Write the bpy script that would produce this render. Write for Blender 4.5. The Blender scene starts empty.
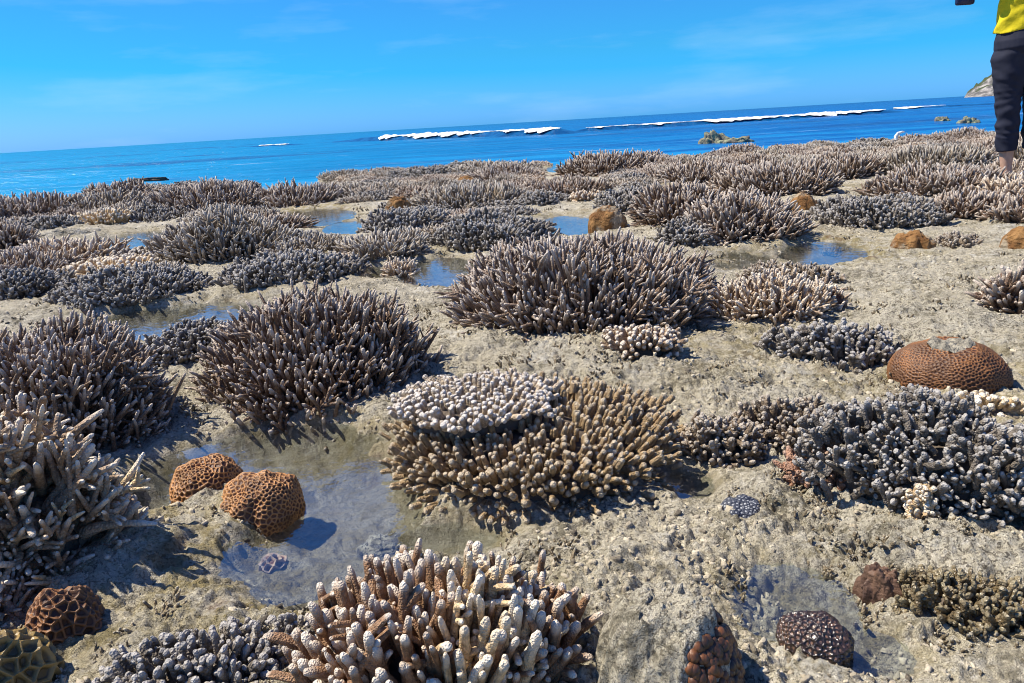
import bpy, math
import numpy as np
from mathutils import Matrix, Vector

R = math.radians
rng = np.random.default_rng(11)
scene = bpy.context.scene
COL = scene.collection

# ------------------------------------------------------------------ camera
CAM_H, FPX, W, H = 0.60, 780.0, 1024, 683
PITCH, ROLL = R(15.63), R(3.38)
cam_data = bpy.data.cameras.new('camera')
cam_data.sensor_width = 36.0
cam_data.lens = 36.0 * FPX / W
cam_data.clip_start = 0.02
cam_data.clip_end = 20000
cam = bpy.data.objects.new('camera', cam_data)
CAM_M = Matrix.Translation((0, 0, CAM_H)) @ Matrix.Rotation(R(90) - PITCH, 4, 'X') @ Matrix.Rotation(-ROLL, 4, 'Z')
cam.matrix_world = CAM_M
COL.objects.link(cam)
scene.camera = cam

# ------------------------------------------------------------------ sky and sun
SUN_ELEV = R(56)
SUN_DIR = Vector((-0.96, 0.16, 0)).normalized()          # horizontal direction towards the sun
SUN_VEC = Vector((SUN_DIR.x * math.cos(SUN_ELEV), SUN_DIR.y * math.cos(SUN_ELEV), math.sin(SUN_ELEV)))
world = bpy.data.worlds.new('World')
scene.world = world
world.use_nodes = True
wn, wl = world.node_tree.nodes, world.node_tree.links
wn.clear()
sky = wn.new('ShaderNodeTexSky')
sky.sky_type = 'NISHITA'
sky.sun_disc = False
sky.sun_elevation = SUN_ELEV
sky.sun_rotation = math.atan2(SUN_DIR.x, SUN_DIR.y)
sky.air_density = 1.0
sky.dust_density = 0.3
sky.ozone_density = 3.0
# one colour grade for the whole sky: the photograph's saturated blue
sepc = wn.new('ShaderNodeSeparateColor'); wl.new(sky.outputs[0], sepc.inputs[0])
def wmath(op, a_, b_):
    n = wn.new('ShaderNodeMath'); n.operation = op
    for i_, v_ in enumerate((a_, b_)):
        if isinstance(v_, (int, float)): n.inputs[i_].default_value = v_
        else: wl.new(v_, n.inputs[i_])
    return n.outputs[0]
comb = wn.new('ShaderNodeCombineColor')
wl.new(wmath('MAXIMUM', wmath('MULTIPLY', wmath('SUBTRACT', sepc.outputs[0], 3.9), 0.58), 0.46), comb.inputs[0])
wl.new(wmath('MULTIPLY', sepc.outputs[1], 0.68), comb.inputs[1])
wl.new(wmath('MULTIPLY', wmath('MAXIMUM', sepc.outputs[2], wmath('MULTIPLY', sepc.outputs[1], 1.12)), 1.22), comb.inputs[2])
# thin wispy cloud, the same all round the sky
geo = wn.new('ShaderNodeTexCoord')
mp = wn.new('ShaderNodeMapping'); mp.inputs['Scale'].default_value = (2.6, 2.6, 15.0); mp.inputs['Location'].default_value = (9.59, 14.7, 5.39)
nz = wn.new('ShaderNodeTexNoise'); nz.inputs['Scale'].default_value = 1.5; nz.inputs['Detail'].default_value = 6
nz.inputs['Roughness'].default_value = 0.55
mr = wn.new('ShaderNodeMapRange'); mr.inputs[1].default_value = 0.53; mr.inputs[2].default_value = 0.80
mr.inputs[3].default_value = 0.0; mr.inputs[4].default_value = 0.26
cm = wn.new('ShaderNodeMix'); cm.data_type = 'RGBA'; cm.inputs[7].default_value = (4.5, 6.6, 9.0, 1)
wl.new(geo.outputs['Generated'], mp.inputs[0]); wl.new(mp.outputs[0], nz.inputs[0])
wl.new(nz.outputs[0], mr.inputs[0]); wl.new(mr.outputs[0], cm.inputs[0]); wl.new(comb.outputs[0], cm.inputs[6])
bg = wn.new('ShaderNodeBackground'); bg.inputs[1].default_value = 0.083
wo = wn.new('ShaderNodeOutputWorld')
wl.new(cm.outputs[2], bg.inputs[0]); wl.new(bg.outputs[0], wo.inputs[0])

sun_data = bpy.data.lights.new('sun', 'SUN')
sun_data.energy = 5.0
sun_data.angle = R(0.53)
sun_data.color = (1.0, 0.91, 0.77)
sun = bpy.data.objects.new('sun', sun_data)
sun.rotation_euler = (-SUN_VEC).to_track_quat('-Z', 'Y').to_euler()
COL.objects.link(sun)
scene.view_settings.view_transform = 'Standard'
scene.view_settings.look = 'None'
scene.view_settings.exposure = 0.62
scene.view_settings.gamma = 1.0
scene.render.engine = 'CYCLES'
scene.cycles.max_bounces = 6
scene.cycles.filter_width = 1.0
scene.cycles.transparent_max_bounces = 10

# ------------------------------------------------------------------ pixel <-> world
M3 = np.array(CAM_M.to_3x3())
CP = np.array(CAM_M.translation)

def ray(px, py):
    d = M3 @ np.array([(px - W / 2) / FPX, -(py - H / 2) / FPX, -1.0])
    return d

def at(px, py, z=0.0):
    d = ray(px, py)
    return CP + d * ((z - CP[2]) / d[2])

def at_dist(px, py, y):
    d = ray(px, py)
    return CP + d * (y / d[1])

def proj(p):
    q = M3.T @ (np.asarray(p, float) - CP)
    return W / 2 + FPX * q[0] / -q[2], H / 2 - FPX * q[1] / -q[2], -q[2]

# ------------------------------------------------------------------ noise
_perm = np.random.default_rng(3).permutation(4096)
_gr = np.random.default_rng(4).uniform(0, 2 * np.pi, 4096)
_gx, _gy = np.cos(_gr), np.sin(_gr)

def _h(ix, iy):
    return _perm[(_perm[ix & 4095] + iy) & 4095]

def perlin(x, y):
    x = np.asarray(x, float); y = np.asarray(y, float)
    ix = np.floor(x).astype(int); iy = np.floor(y).astype(int)
    fx, fy = x - ix, y - iy
    u, v = fx * fx * fx * (fx * (fx * 6 - 15) + 10), fy * fy * fy * (fy * (fy * 6 - 15) + 10)
    def g(a, b):
        k = _h(ix + a, iy + b)
        return _gx[k] * (fx - a) + _gy[k] * (fy - b)
    n0 = g(0, 0) * (1 - u) + g(1, 0) * u
    n1 = g(0, 1) * (1 - u) + g(1, 1) * u
    return (n0 * (1 - v) + n1 * v) * 1.5

def fbm(x, y, octaves=4, gain=0.5):
    s, a = 0, 1.0
    for o in range(octaves):
        s = s + a * perlin(x * 2 ** o + 17.3 * o, y * 2 ** o - 9.1 * o)
        a *= gain
    return s

def worley(x, y):
    ix = np.floor(x).astype(int); iy = np.floor(y).astype(int)
    d1 = np.full(np.shape(x), 9.0); d2 = d1.copy()
    for a in (-1, 0, 1):
        for b in (-1, 0, 1):
            k = _h(ix + a, iy + b)
            px = ix + a + 0.5 + 0.45 * _gx[k]
            py = iy + b + 0.5 + 0.45 * _gy[(k * 7 + 3) & 4095]
            d = np.hypot(px - x, py - y)
            d2 = np.minimum(d2, np.maximum(d1, d)); d1 = np.minimum(d1, d)
    return d1, d2

def sstep(a, b, x):
    t = np.clip((x - a) / (b - a), 0, 1)
    return t * t * (3 - 2 * t)

# ------------------------------------------------------------------ mesh helpers
def mesh(name, V, quads=None, tris=None, attrs=None, smooth=True):
    me = bpy.data.meshes.new(name)
    V = np.asarray(V, np.float32)
    me.vertices.add(len(V)); me.vertices.foreach_set('co', V.ravel())
    idx, starts, n = [], [], 0
    if quads is not None and len(quads):
        q = np.asarray(quads, np.int32); idx.append(q.ravel()); starts.append(np.arange(len(q)) * 4); n += len(q) * 4
    if tris is not None and len(tris):
        t = np.asarray(tris, np.int32); idx.append(t.ravel()); starts.append(n + np.arange(len(t)) * 3)
    idx = np.concatenate(idx).astype(np.int32); starts = np.concatenate(starts).astype(np.int32)
    me.loops.add(len(idx)); me.loops.foreach_set('vertex_index', idx)
    me.polygons.add(len(starts)); me.polygons.foreach_set('loop_start', starts)
    if smooth:
        me.polygons.foreach_set('use_smooth', np.ones(len(starts), bool))
    me.update(calc_edges=True)
    for k, a in (attrs or {}).items():
        at_ = me.attributes.new(k, 'FLOAT', 'POINT')
        at_.data.foreach_set('value', np.asarray(a, np.float32).ravel())
    return me

def link(name, data, mat=None, parent=None, loc=None):
    o = bpy.data.objects.new(name, data)
    COL.objects.link(o)
    if mat is not None and data is not None and not data.materials:
        data.materials.append(mat)
    if parent is not None:
        o.parent = parent
    if loc is not None:
        o.location = loc
    return o

def tag(o, label=None, cat=None, group=None, kind=None):
    if label: o['label'] = label
    if cat: o['category'] = cat
    if group: o['group'] = group
    if kind: o['kind'] = kind
    return o

def grid_faces(nr, nc, wrap=False):
    r = np.arange(nr - 1)[:, None]
    c = np.arange(nc if wrap else nc - 1)[None, :]
    c2 = (c + 1) % nc
    return np.stack([r * nc + c, r * nc + c2, (r + 1) * nc + c2, (r + 1) * nc + c], -1).reshape(-1, 4)

def dome(rx, ry, h, seed, nu=14, nv=28, low=-0.03, amp=0.1):
    th = np.linspace(0.0, np.pi / 2, nu); ph = np.arange(nv) * 2 * np.pi / nv
    T, P = np.meshgrid(th, ph, indexing='ij')
    s = 1 + amp * fbm(np.cos(P) * np.sin(T) * 2 + seed, np.sin(P) * np.sin(T) * 2 + seed * 0.7, 3)
    V = np.stack([rx * np.sin(T) * np.cos(P) * s, ry * np.sin(T) * np.sin(P) * s, h * np.cos(T) * s], -1)
    V[-1, :, 2] = low
    return V.reshape(-1, 3), grid_faces(nu, nv, True)

# ------------------------------------------------------------------ materials
def new_mat(name):
    m = bpy.data.materials.new(name); m.use_nodes = True
    m.node_tree.nodes.clear()
    return m, m.node_tree.nodes, m.node_tree.links

class NT:
    """small helper to write node trees"""
    def __init__(s, name):
        s.m, s.n, s.l = new_mat(name)
        s.pos = s.n.new('ShaderNodeNewGeometry').outputs['Position']
    def put(s, sock, v):
        if isinstance(v, (int, float)): sock.default_value = v
        elif isinstance(v, tuple): sock.default_value = v if len(v) != 3 or sock.type == 'VECTOR' else v + (1,)
        else: s.l.new(v, sock)
    def noise(s, scale, detail=3, rough=0.55, vec=None, dist=0):
        t = s.n.new('ShaderNodeTexNoise'); s.put(t.inputs['Vector'], s.pos if vec is None else vec)
        t.inputs['Scale'].default_value = scale; t.inputs['Detail'].default_value = detail
        t.inputs['Roughness'].default_value = rough; t.inputs['Distortion'].default_value = dist
        return t.outputs[0]
    def voro(s, scale, feature='F1', vec=None, rnd=1.0):
        t = s.n.new('ShaderNodeTexVoronoi'); t.feature = feature
        s.put(t.inputs['Vector'], s.pos if vec is None else vec)
        t.inputs['Scale'].default_value = scale; t.inputs['Randomness'].default_value = rnd
        return t.outputs[0]
    def attr(s, name):
        t = s.n.new('ShaderNodeAttribute'); t.attribute_name = name
        return t.outputs['Fac']
    def rnd(s):
        return s.n.new('ShaderNodeObjectInfo').outputs['Random']
    def rmap(s, v, a, b, c=0.0, d=1.0):
        t = s.n.new('ShaderNodeMapRange'); t.interpolation_type = 'SMOOTHSTEP'
        s.put(t.inputs[0], v)
        for i, x in enumerate((a, b, c, d)): s.put(t.inputs[i + 1], x)
        return t.outputs[0]
    def math(s, op, a, b=0.0):
        t = s.n.new('ShaderNodeMath'); t.operation = op
        s.put(t.inputs[0], a); s.put(t.inputs[1], b)
        return t.outputs[0]
    def mix(s, f, a, b, mode='MIX'):
        t = s.n.new('ShaderNodeMix'); t.data_type = 'RGBA'; t.blend_type = mode
        s.put(t.inputs[0], f); s.put(t.inputs[6], a); s.put(t.inputs[7], b)
        return t.outputs[2]
    def scale_vec(s, sc):
        t = s.n.new('ShaderNodeMapping'); s.l.new(s.pos, t.inputs[0]); t.inputs['Scale'].default_value = sc
        return t.outputs[0]
    def bump(s, h, strength, dist, prev=None):
        t = s.n.new('ShaderNodeBump'); t.inputs['Strength'].default_value = strength
        t.inputs['Distance'].default_value = dist; s.put(t.inputs['Height'], h)
        if prev is not None: s.l.new(prev, t.inputs['Normal'])
        return t.outputs[0]
    def out(s, color, rough=0.8, spec=0.3, normal=None, sss=None):
        b = s.n.new('ShaderNodeBsdfPrincipled')
        s.put(b.inputs['Base Color'], color); s.put(b.inputs['Roughness'], rough)
        s.put(b.inputs['Specular IOR Level'], spec)
        if normal is not None: s.l.new(normal, b.inputs['Normal'])
        o = s.n.new('ShaderNodeOutputMaterial'); s.l.new(b.outputs[0], o.inputs[0])
        return s.m

def coral_mat(name, base, base2, tip, cell=260, rough=0.6, tip_amt=0.9, spec=0.3, tip0=(0.86, 0.62), dots=0.34):
    """living branch colour: brown to mauve flesh, pale growing tip, tiny corallite bumps"""
    base, base2 = (tuple(a * b for a, b in zip(c_, (1.32, 1.18, 1.02))) for c_ in (base, base2))
    t = NT(name)
    var = t.math('FRACT', t.math('ADD', t.rnd(), t.attr('rnd')))
    blot = t.rmap(t.noise(9, 2), 0.38, 0.62)
    c = t.mix(t.math('ADD', t.math('MULTIPLY', blot, 0.55), t.math('MULTIPLY', var, 0.45)), base, base2)
    vv = t.rmap(t.noise(150, 3), 0.3, 0.7, 0.65, 1.28)
    comb = t.n.new('ShaderNodeCombineXYZ')
    for i in range(3): t.put(comb.inputs[i], vv)
    c = t.mix(1.0, c, comb.outputs[0], 'MULTIPLY')
    tf = t.rmap(t.attr('tip'), t.rmap(var, 0, 1, *tip0), 1.0)
    tf = t.math('MULTIPLY', tf, t.rmap(var, 0, 1, tip_amt * 0.55, tip_amt))
    c = t.mix(tf, c, tip)
    v = t.voro(cell)
    c = t.mix(t.rmap(v, 0.0, 0.42, dots, 0.0), c, tip)
    nrm = t.bump(v, 0.75, 0.003)
    return t.out(c, rough, spec, nrm)

MAT = {}
MAT['brown'] = coral_mat('brown_branch_coral', (0.088, 0.058, 0.040), (0.150, 0.110, 0.082), (0.60, 0.52, 0.43))
MAT['mauve'] = coral_mat('mauve_branch_coral', (0.105, 0.078, 0.060), (0.190, 0.148, 0.118), (0.60, 0.53, 0.45))
MAT['grey'] = coral_mat('grey_branch_coral', (0.120, 0.103, 0.082), (0.215, 0.188, 0.152), (0.58, 0.53, 0.45))
MAT['pale'] = coral_mat('pale_branch_coral', (0.180, 0.135, 0.098), (0.30, 0.24, 0.18), (0.72, 0.64, 0.52))
MAT['slate'] = coral_mat('slate_knob_coral', (0.078, 0.073, 0.067), (0.155, 0.147, 0.135), (0.46, 0.44, 0.41), cell=330, tip_amt=0.85)
MAT['slatebrown'] = coral_mat('slate_brown_knob_coral', (0.11, 0.086, 0.06), (0.18, 0.155, 0.125), (0.46, 0.41, 0.34), cell=330, tip_amt=0.9)
MAT['beige'] = coral_mat('beige_knob_coral', (0.20, 0.152, 0.088), (0.27, 0.215, 0.135), (0.56, 0.49, 0.37), cell=420, tip_amt=0.7)
MAT['white'] = coral_mat('whitish_knob_coral', (0.25, 0.22, 0.175), (0.38, 0.345, 0.29), (0.70, 0.655, 0.59), cell=420, tip_amt=0.9)
MAT['cream'] = coral_mat('cream_finger_coral', (0.34, 0.27, 0.17), (0.50, 0.42, 0.28), (0.80, 0.74, 0.62), cell=420)
MAT['tan'] = coral_mat('tan_finger_coral', (0.165, 0.095, 0.05), (0.235, 0.155, 0.10), (0.78, 0.70, 0.58), cell=480, tip0=(0.92, 0.80), dots=0.16)
MAT['olive'] = coral_mat('olive_knob_coral', (0.085, 0.068, 0.04), (0.15, 0.125, 0.075), (0.30, 0.26, 0.16), cell=330, rough=0.35, spec=0.5, tip_amt=0.6)
MAT['pink'] = coral_mat('pinkish_knob_coral', (0.20, 0.11, 0.075), (0.27, 0.17, 0.125), (0.44, 0.33, 0.26), cell=330, tip_amt=0.6)

def core_mat():
    t = NT('dead_coral_core')
    c = t.mix(t.noise(40, 4), (0.07, 0.055, 0.045), (0.16, 0.13, 0.10))
    return t.out(c, 0.9, 0.15, t.bump(t.noise(90, 4), 0.8, 0.01))
MAT['core'] = core_mat()

def reef_mat():
    t = NT('reef_rock')
    big = t.rmap(t.noise(2.3, 4), 0.35, 0.68)
    mid = t.rmap(t.noise(13, 5, 0.65), 0.34, 0.66)
    fine = t.noise(120, 5, 0.7)
    speck = t.rmap(t.noise(170, 3, 0.65, dist=0.6), 0.53, 0.61)
    c = t.mix(big, (0.61, 0.54, 0.38), (0.65, 0.60, 0.47))
    c = t.mix(t.math('MULTIPLY', mid, 0.5), c, (0.46, 0.42, 0.325))
    c = t.mix(t.math('MULTIPLY', t.rmap(t.noise(31, 4, 0.6), 0.50, 0.66), 0.8), c, (0.70, 0.64, 0.50))
    c = t.mix(t.math('MULTIPLY', t.rmap(fine, 0.50, 0.66), 0.7), c, (0.80, 0.75, 0.63))
    patchy = t.rmap(t.noise(5, 3), 0.35, 0.65, 0.45, 1.0)
    c = t.mix(t.math('MULTIPLY', t.math('MULTIPLY', speck, 0.9), patchy), c, (0.11, 0.095, 0.07))
    hole = t.rmap(t.noise(75, 4, 0.7, dist=0.8), 0.555, 0.63)
    c = t.mix(t.math('MULTIPLY', t.math('MULTIPLY', hole, 0.8), patchy), c, (0.10, 0.085, 0.065))
    turf = t.math('MULTIPLY', t.rmap(t.noise(7.5, 5, 0.68, dist=0.5), 0.50, 0.60), t.rmap(t.noise(60, 4, 0.7), 0.40, 0.58))
    c = t.mix(t.math('MULTIPLY', turf, 0.8), c, t.mix(t.noise(3, 2), (0.13, 0.115, 0.085), (0.20, 0.175, 0.10)))
    crust = t.math('MULTIPLY', t.rmap(t.noise(4.2, 4, 0.6), 0.54, 0.64), t.rmap(t.noise(80, 3), 0.40, 0.60))
    c = t.mix(t.math('MULTIPLY', crust, 0.7), c, (0.74, 0.71, 0.62))
    # algal turf: olive-yellow films along the pools, rust patches
    alg = t.math('MULTIPLY', t.attr('algae'), t.rmap(t.noise(17, 4, 0.65), 0.40, 0.60))
    c = t.mix(t.math('MULTIPLY', alg, 0.85), c, t.mix(t.noise(60, 3), (0.22, 0.155, 0.035), (0.42, 0.34, 0.12)))
    rust = t.math('MULTIPLY', t.attr('algae'), t.rmap(t.noise(8, 3), 0.60, 0.70))
    c = t.mix(t.math('MULTIPLY', rust, 0.7), c, (0.16, 0.075, 0.035))
    c = t.mix(t.math('MULTIPLY', t.attr('sand'), t.rmap(t.noise(22, 3), 0.34, 0.55)), c, (0.52, 0.47, 0.36))
    c = t.mix(t.math('MULTIPLY', t.attr('wet'), 0.42), c, t.mix(1.0, c, (0.42, 0.40, 0.36), 'MULTIPLY'))
    n1 = t.bump(t.noise(95, 5, 0.7), 1.0, 0.022)
    n2 = t.bump(t.noise(330, 3, 0.6), 0.9, 0.006, n1)
    return t.out(c, t.rmap(t.attr('wet'), 0, 1, 0.85, 0.42), t.rmap(t.attr('wet'), 0, 1, 0.2, 0.5), n2)
MAT['reef'] = reef_mat()

def rubble_mat():
    t = NT('coral_rubble')
    r = t.attr('rnd')
    c = t.mix(t.rmap(r, 0.0, 0.45), (0.10, 0.085, 0.065), (0.40, 0.35, 0.26))
    c = t.mix(t.rmap(r, 0.5, 1.0), c, (0.54, 0.48, 0.36))
    return t.out(c, 0.85, 0.2, t.bump(t.noise(300, 3), 0.6, 0.004))
MAT['rubble'] = rubble_mat()

def water_mat(name, bump_scale, bump_d, tintc, rough=0.02):
    t = NT(name)
    n = t.bump(t.noise(bump_scale, 3), 0.5, bump_d)
    gl = t.n.new('ShaderNodeBsdfGlossy'); gl.inputs['Roughness'].default_value = rough
    t.l.new(n, gl.inputs['Normal'])
    tr = t.n.new('ShaderNodeBsdfTransparent'); tr.inputs[0].default_value = tintc + (1,)
    lw = t.n.new('ShaderNodeLayerWeight'); lw.inputs[0].default_value = 0.5; t.l.new(n, lw.inputs['Normal'])
    fr = t.math('ADD', t.math('MULTIPLY', t.math('POWER', lw.outputs['Facing'], 2.7), 0.95), 0.07)
    mx = t.n.new('ShaderNodeMixShader'); t.l.new(fr, mx.inputs[0])
    t.l.new(tr.outputs[0], mx.inputs[1]); t.l.new(gl.outputs[0], mx.inputs[2])
    o = t.n.new('ShaderNodeOutputMaterial'); t.l.new(mx.outputs[0], o.inputs[0])
    return t.m
MAT['pool'] = water_mat('pool_water', 22, 0.004, (0.90, 0.94, 0.93))

def sea_mat():
    t = NT('sea_water')
    sep = t.n.new('ShaderNodeSeparateXYZ'); t.l.new(t.pos, sep.inputs[0])
    ang = t.math('DIVIDE', sep.outputs[0], t.math('ADD', sep.outputs[1], 1.0))
    lr = t.rmap(ang, -0.65, 0.35)
    c = t.mix(lr, (0.0, 0.21, 0.38), (0.0, 0.085, 0.30))
    sh = t.math('MULTIPLY', t.rmap(sep.outputs[1], 11, 30, 1.0, 0.25), t.rmap(t.noise(0.35, 3, vec=t.scale_vec((0.35, 1.6, 1))), 0.42, 0.62))
    c = t.mix(t.math('MULTIPLY', sh, 0.6), c, (0.01, 0.32, 0.62))
    drk = t.rmap(t.noise(0.22, 4, vec=t.scale_vec((0.18, 1.0, 1))), 0.52, 0.66)
    c = t.mix(t.math('MULTIPLY', drk, 0.75), c, (0.01, 0.055, 0.17))
    deep = t.rmap(sep.outputs[1], 60, 500, 0.0, 0.6)
    c = t.mix(deep, c, t.mix(lr, (0.0, 0.17, 0.28), (0.0, 0.055, 0.17)))
    foam = t.math('MULTIPLY', t.rmap(t.noise(0.8, 6, 0.7, vec=t.scale_vec((0.22, 1.5, 1))), 0.60, 0.72), t.rmap(sep.outputs[1], 9, 70, 0.55, 0.0))
    c = t.mix(foam, c, (0.55, 0.62, 0.68))
    n1 = t.bump(t.noise(1.2, 5, vec=t.scale_vec((0.4, 1.5, 1))), 0.9, 0.3)
    n2 = t.bump(t.noise(6, 4, vec=t.scale_vec((0.5, 1.3, 1))), 0.8, 0.06, n1)
    return t.out(c, 0.25, 0.25, n2)
MAT['sea'] = sea_mat()

def simple(name, c1, c2, scale=20, rough=0.8, bs=0.4, bd=0.01, spec=0.3):
    t = NT(name)
    c = t.mix(t.rmap(t.noise(scale, 4), 0.35, 0.65), c1, c2)
    return t.out(c, rough, spec, t.bump(t.noise(scale * 3, 4), bs, bd))
MAT['foam'] = simple('sea_foam', (0.70, 0.74, 0.77), (0.86, 0.88, 0.89), 3, 0.9, 0.8, 0.1)
MAT['seabed'] = simple('seabed', (0.10, 0.13, 0.12), (0.2, 0.2, 0.16), 1.0)
def orange_mat():
    t = NT('orange_algae_rock')
    c = t.mix(t.rmap(t.noise(14, 4), 0.35, 0.65), (0.17, 0.075, 0.022), (0.30, 0.16, 0.055))
    c = t.mix(t.math('MULTIPLY', t.rmap(t.noise(9, 4, 0.65), 0.5, 0.62), 0.8), c, (0.36, 0.31, 0.22))
    return t.out(c, 0.75, 0.25, t.bump(t.noise(70, 4, 0.7), 0.8, 0.012))
MAT['orange_rock'] = orange_mat()
MAT['pale_rock'] = simple('pale_dead_rock', (0.34, 0.30, 0.22), (0.54, 0.49, 0.38), 45, 0.85, 0.9, 0.012)
MAT['green_rock'] = simple('green_crusted_rock', (0.16, 0.14, 0.11), (0.28, 0.30, 0.18), 6, 0.8, 0.9, 0.04)
MAT['rim'] = simple('brown_living_rim', (0.035, 0.018, 0.01), (0.20, 0.075, 0.025), 45, 0.45, 0.4, 0.003, 0.5)
MAT['dark_rock'] = simple('dark_submerged_rock', (0.07, 0.04, 0.03), (0.14, 0.08, 0.05), 30, 0.5, 0.6, 0.01)

def honey_mat(name, rim, pit, rough=0.5, spec=0.35, dots=False):
    t = NT(name)
    k = t.rmap(t.attr('dot'), 0.1, 0.5, 1.0, 0.0) if dots else t.rmap(t.attr('rim'), 0.12, 0.62)
    r2 = t.mix(t.rmap(t.noise(22, 3), 0.35, 0.65), rim, (rim[0] * 0.55, rim[1] * 0.62, rim[2] * 0.8))
    c = t.mix(k, pit, r2)
    return t.out(c, rough, spec, t.bump(t.noise(400, 2), 0.4, 0.002))
MAT['h_orange'] = honey_mat('orange_honeycomb_coral', (0.46, 0.22, 0.075), (0.10, 0.04, 0.018))
MAT['h_brown'] = honey_mat('brown_honeycomb_coral', (0.26, 0.115, 0.042), (0.06, 0.024, 0.012))
MAT['dead_cap'] = simple('grey_dead_crust', (0.15, 0.14, 0.115), (0.42, 0.38, 0.29), 70, 0.85, 0.9, 0.01)
MAT['h_olive'] = honey_mat('olive_honeycomb_coral', (0.30, 0.20, 0.07), (0.07, 0.05, 0.02), 0.3)
MAT['h_dark'] = honey_mat('dark_brown_honeycomb_coral', (0.045, 0.028, 0.02), (0.17, 0.10, 0.07), 0.22, 0.6, True)
MAT['h_blue'] = honey_mat('blue_grey_star_coral', (0.055, 0.06, 0.075), (0.36, 0.37, 0.38), 0.5, 0.3, True)
MAT['h_pink'] = honey_mat('pale_pink_star_coral', (0.50, 0.36, 0.26), (0.16, 0.07, 0.04))

# ------------------------------------------------------------------ reef flat: one sheet
# pools: (px centre, px half sizes, depth m, sand 0..1), turned into ground ellipses
POOL_PX = [
    [(270, 450, 100, 24, .056, .6), (345, 490, 66, 42, .046, .7), (175, 478, 46, 18, .056, .2), (300, 545, 75, 40, .034, .3), (420, 535, 70, 16, .03, 1.0)],
    [(168, 318, 72, 14, .055, .2)],
    [(138, 239, 40, 7, .06, .1)],
    [(440, 269, 32, 12, .055, .1)], [(377, 271, 14, 7, .05, .1)],
    [(566, 223, 32, 8, .06, .1)],
    [(822, 250, 38, 10, .05, .2)],
    [(349, 226, 18, 6, .055, .1)],
    [(292, 187, 24, 5, .06, 0)],
    [(790, 592, 58, 34, .022, 0), (855, 640, 55, 22, .020, 0)],
    [(690, 478, 22, 14, .020, .8)],
    [(566, 167, 12, 4, .07, 0)], [(745, 258, 34, 10, .012, .0)], [(310, 216, 30, 7, .05, 0)], [(40, 200, 40, 7, .07, 0)],
]
def ellipse_world(cx, cy, hx, hy):
    c = at(cx, cy); a = at(cx + hx, cy); b = at(cx, cy - hy); b2 = at(cx, cy + hy)
    ux = a - c; rx = np.hypot(ux[0], ux[1])
    uy = (b - b2) / 2; ry = np.hypot(uy[0], uy[1])
    c = (b + b2) / 2
    d = uy[:2] / max(ry, 1e-9)
    return c[:2], d, rx, ry
POOLS = [[ellipse_world(*e[:4]) + (e[4], e[5]) for e in g] for g in POOL_PX]

def pool_field(x, y):
    """0..1 how deep inside a pool, carve depth, sand"""
    inside = np.zeros(np.shape(x)); carve = np.zeros(np.shape(x)); sand = np.zeros(np.shape(x))
    wob = 0.22 * fbm(x * 5, y * 5, 3)
    for g in POOLS:
        for c, d, rx, ry, dep, sn in g:
            dx, dy = x - c[0], y - c[1]
            v = dx * d[0] + dy * d[1]; u = dx * d[1] - dy * d[0]
            k = np.sqrt((u / rx) ** 2 + (v / ry) ** 2) + wob
            f = sstep(1.55, 0.6, k)
            inside = np.maximum(inside, sstep(2.0, 0.8, k))
            carve = np.maximum(carve, f * dep)
            sand = np.maximum(sand, f * sn)
    return inside, carve, sand

SEA_Z = -0.11
BUMPS = []      # (x, y, radius, height): mounds in the reef rock
for (px, py, wpx, hh) in ((120, 560, 90, .03), (230, 600, 70, .02), (560, 360, 130, .03), (640, 370, 90, .03), (960, 330, 110, .03),
                          (970, 540, 90, .035), (300, 290, 110, .03), (70, 233, 40, .05), (480, 340, 40, .02), (905, 300, 110, .03), (590, 580, 70, .02),
                          (760, 490, 40, .02), (60, 310, 60, .02), (880, 545, 50, .02)):
    p = at(px, py); q = at(px + wpx, py)
    BUMPS.append((p[0], p[1], abs(q[0] - p[0]), hh))

def edge_y(x):
    return 11.6 + 0.9 * fbm(x * 0.35 + 3, x * 0 + 1.7, 3) + 0.02 * x

def terrain(x, y, fine=True):
    x = np.asarray(x, float); y = np.asarray(y, float)
    r = np.hypot(x, y)
    z = 0.014 * fbm(x * 1.7, y * 1.7, 3)
    for bx, by, br, bh in BUMPS:
        z = z + bh * np.exp(-((x - bx) ** 2 + (y - by) ** 2) / (br * br) * 1.4)
    inside, carve, sand = pool_field(x, y)
    z = z - carve * 1.5
    e = sstep(-0.4, 1.6, y - edge_y(x))
    z = z - 0.45 * e
    if fine:
        calm = (1 - 0.75 * sand) * (1 - 0.2 * inside)
        nf = sstep(9, 2.5, r)
        rgh = 0.45 + 0.55 * sstep(-.4, .3, perlin(x * 2.3 + 5, y * 2.3))
        z = z + calm * (0.012 * fbm(x * 9, y * 9, 4, 0.55))
        d1, d2 = worley(x * 42 + 0.9 * perlin(x * 20, y * 20), y * 42 + 0.9 * perlin(x * 20 + 9, y * 20))
        z = z + calm * nf * rgh * 0.014 * np.clip(d2 - d1, 0, .6)
        d1, d2 = worley(x * 95 + perlin(x * 40, y * 40), y * 95)
        z = z + calm * sstep(4, 1.2, r) * rgh * 0.0075 * (1 - np.clip(d1, 0, 1))
        pits = sstep(0.22, 0.5, fbm(x * 16 + 31, y * 16, 3))
        z = z - calm * nf * 0.010 * pits
    return z, inside, carve, sand

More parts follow.
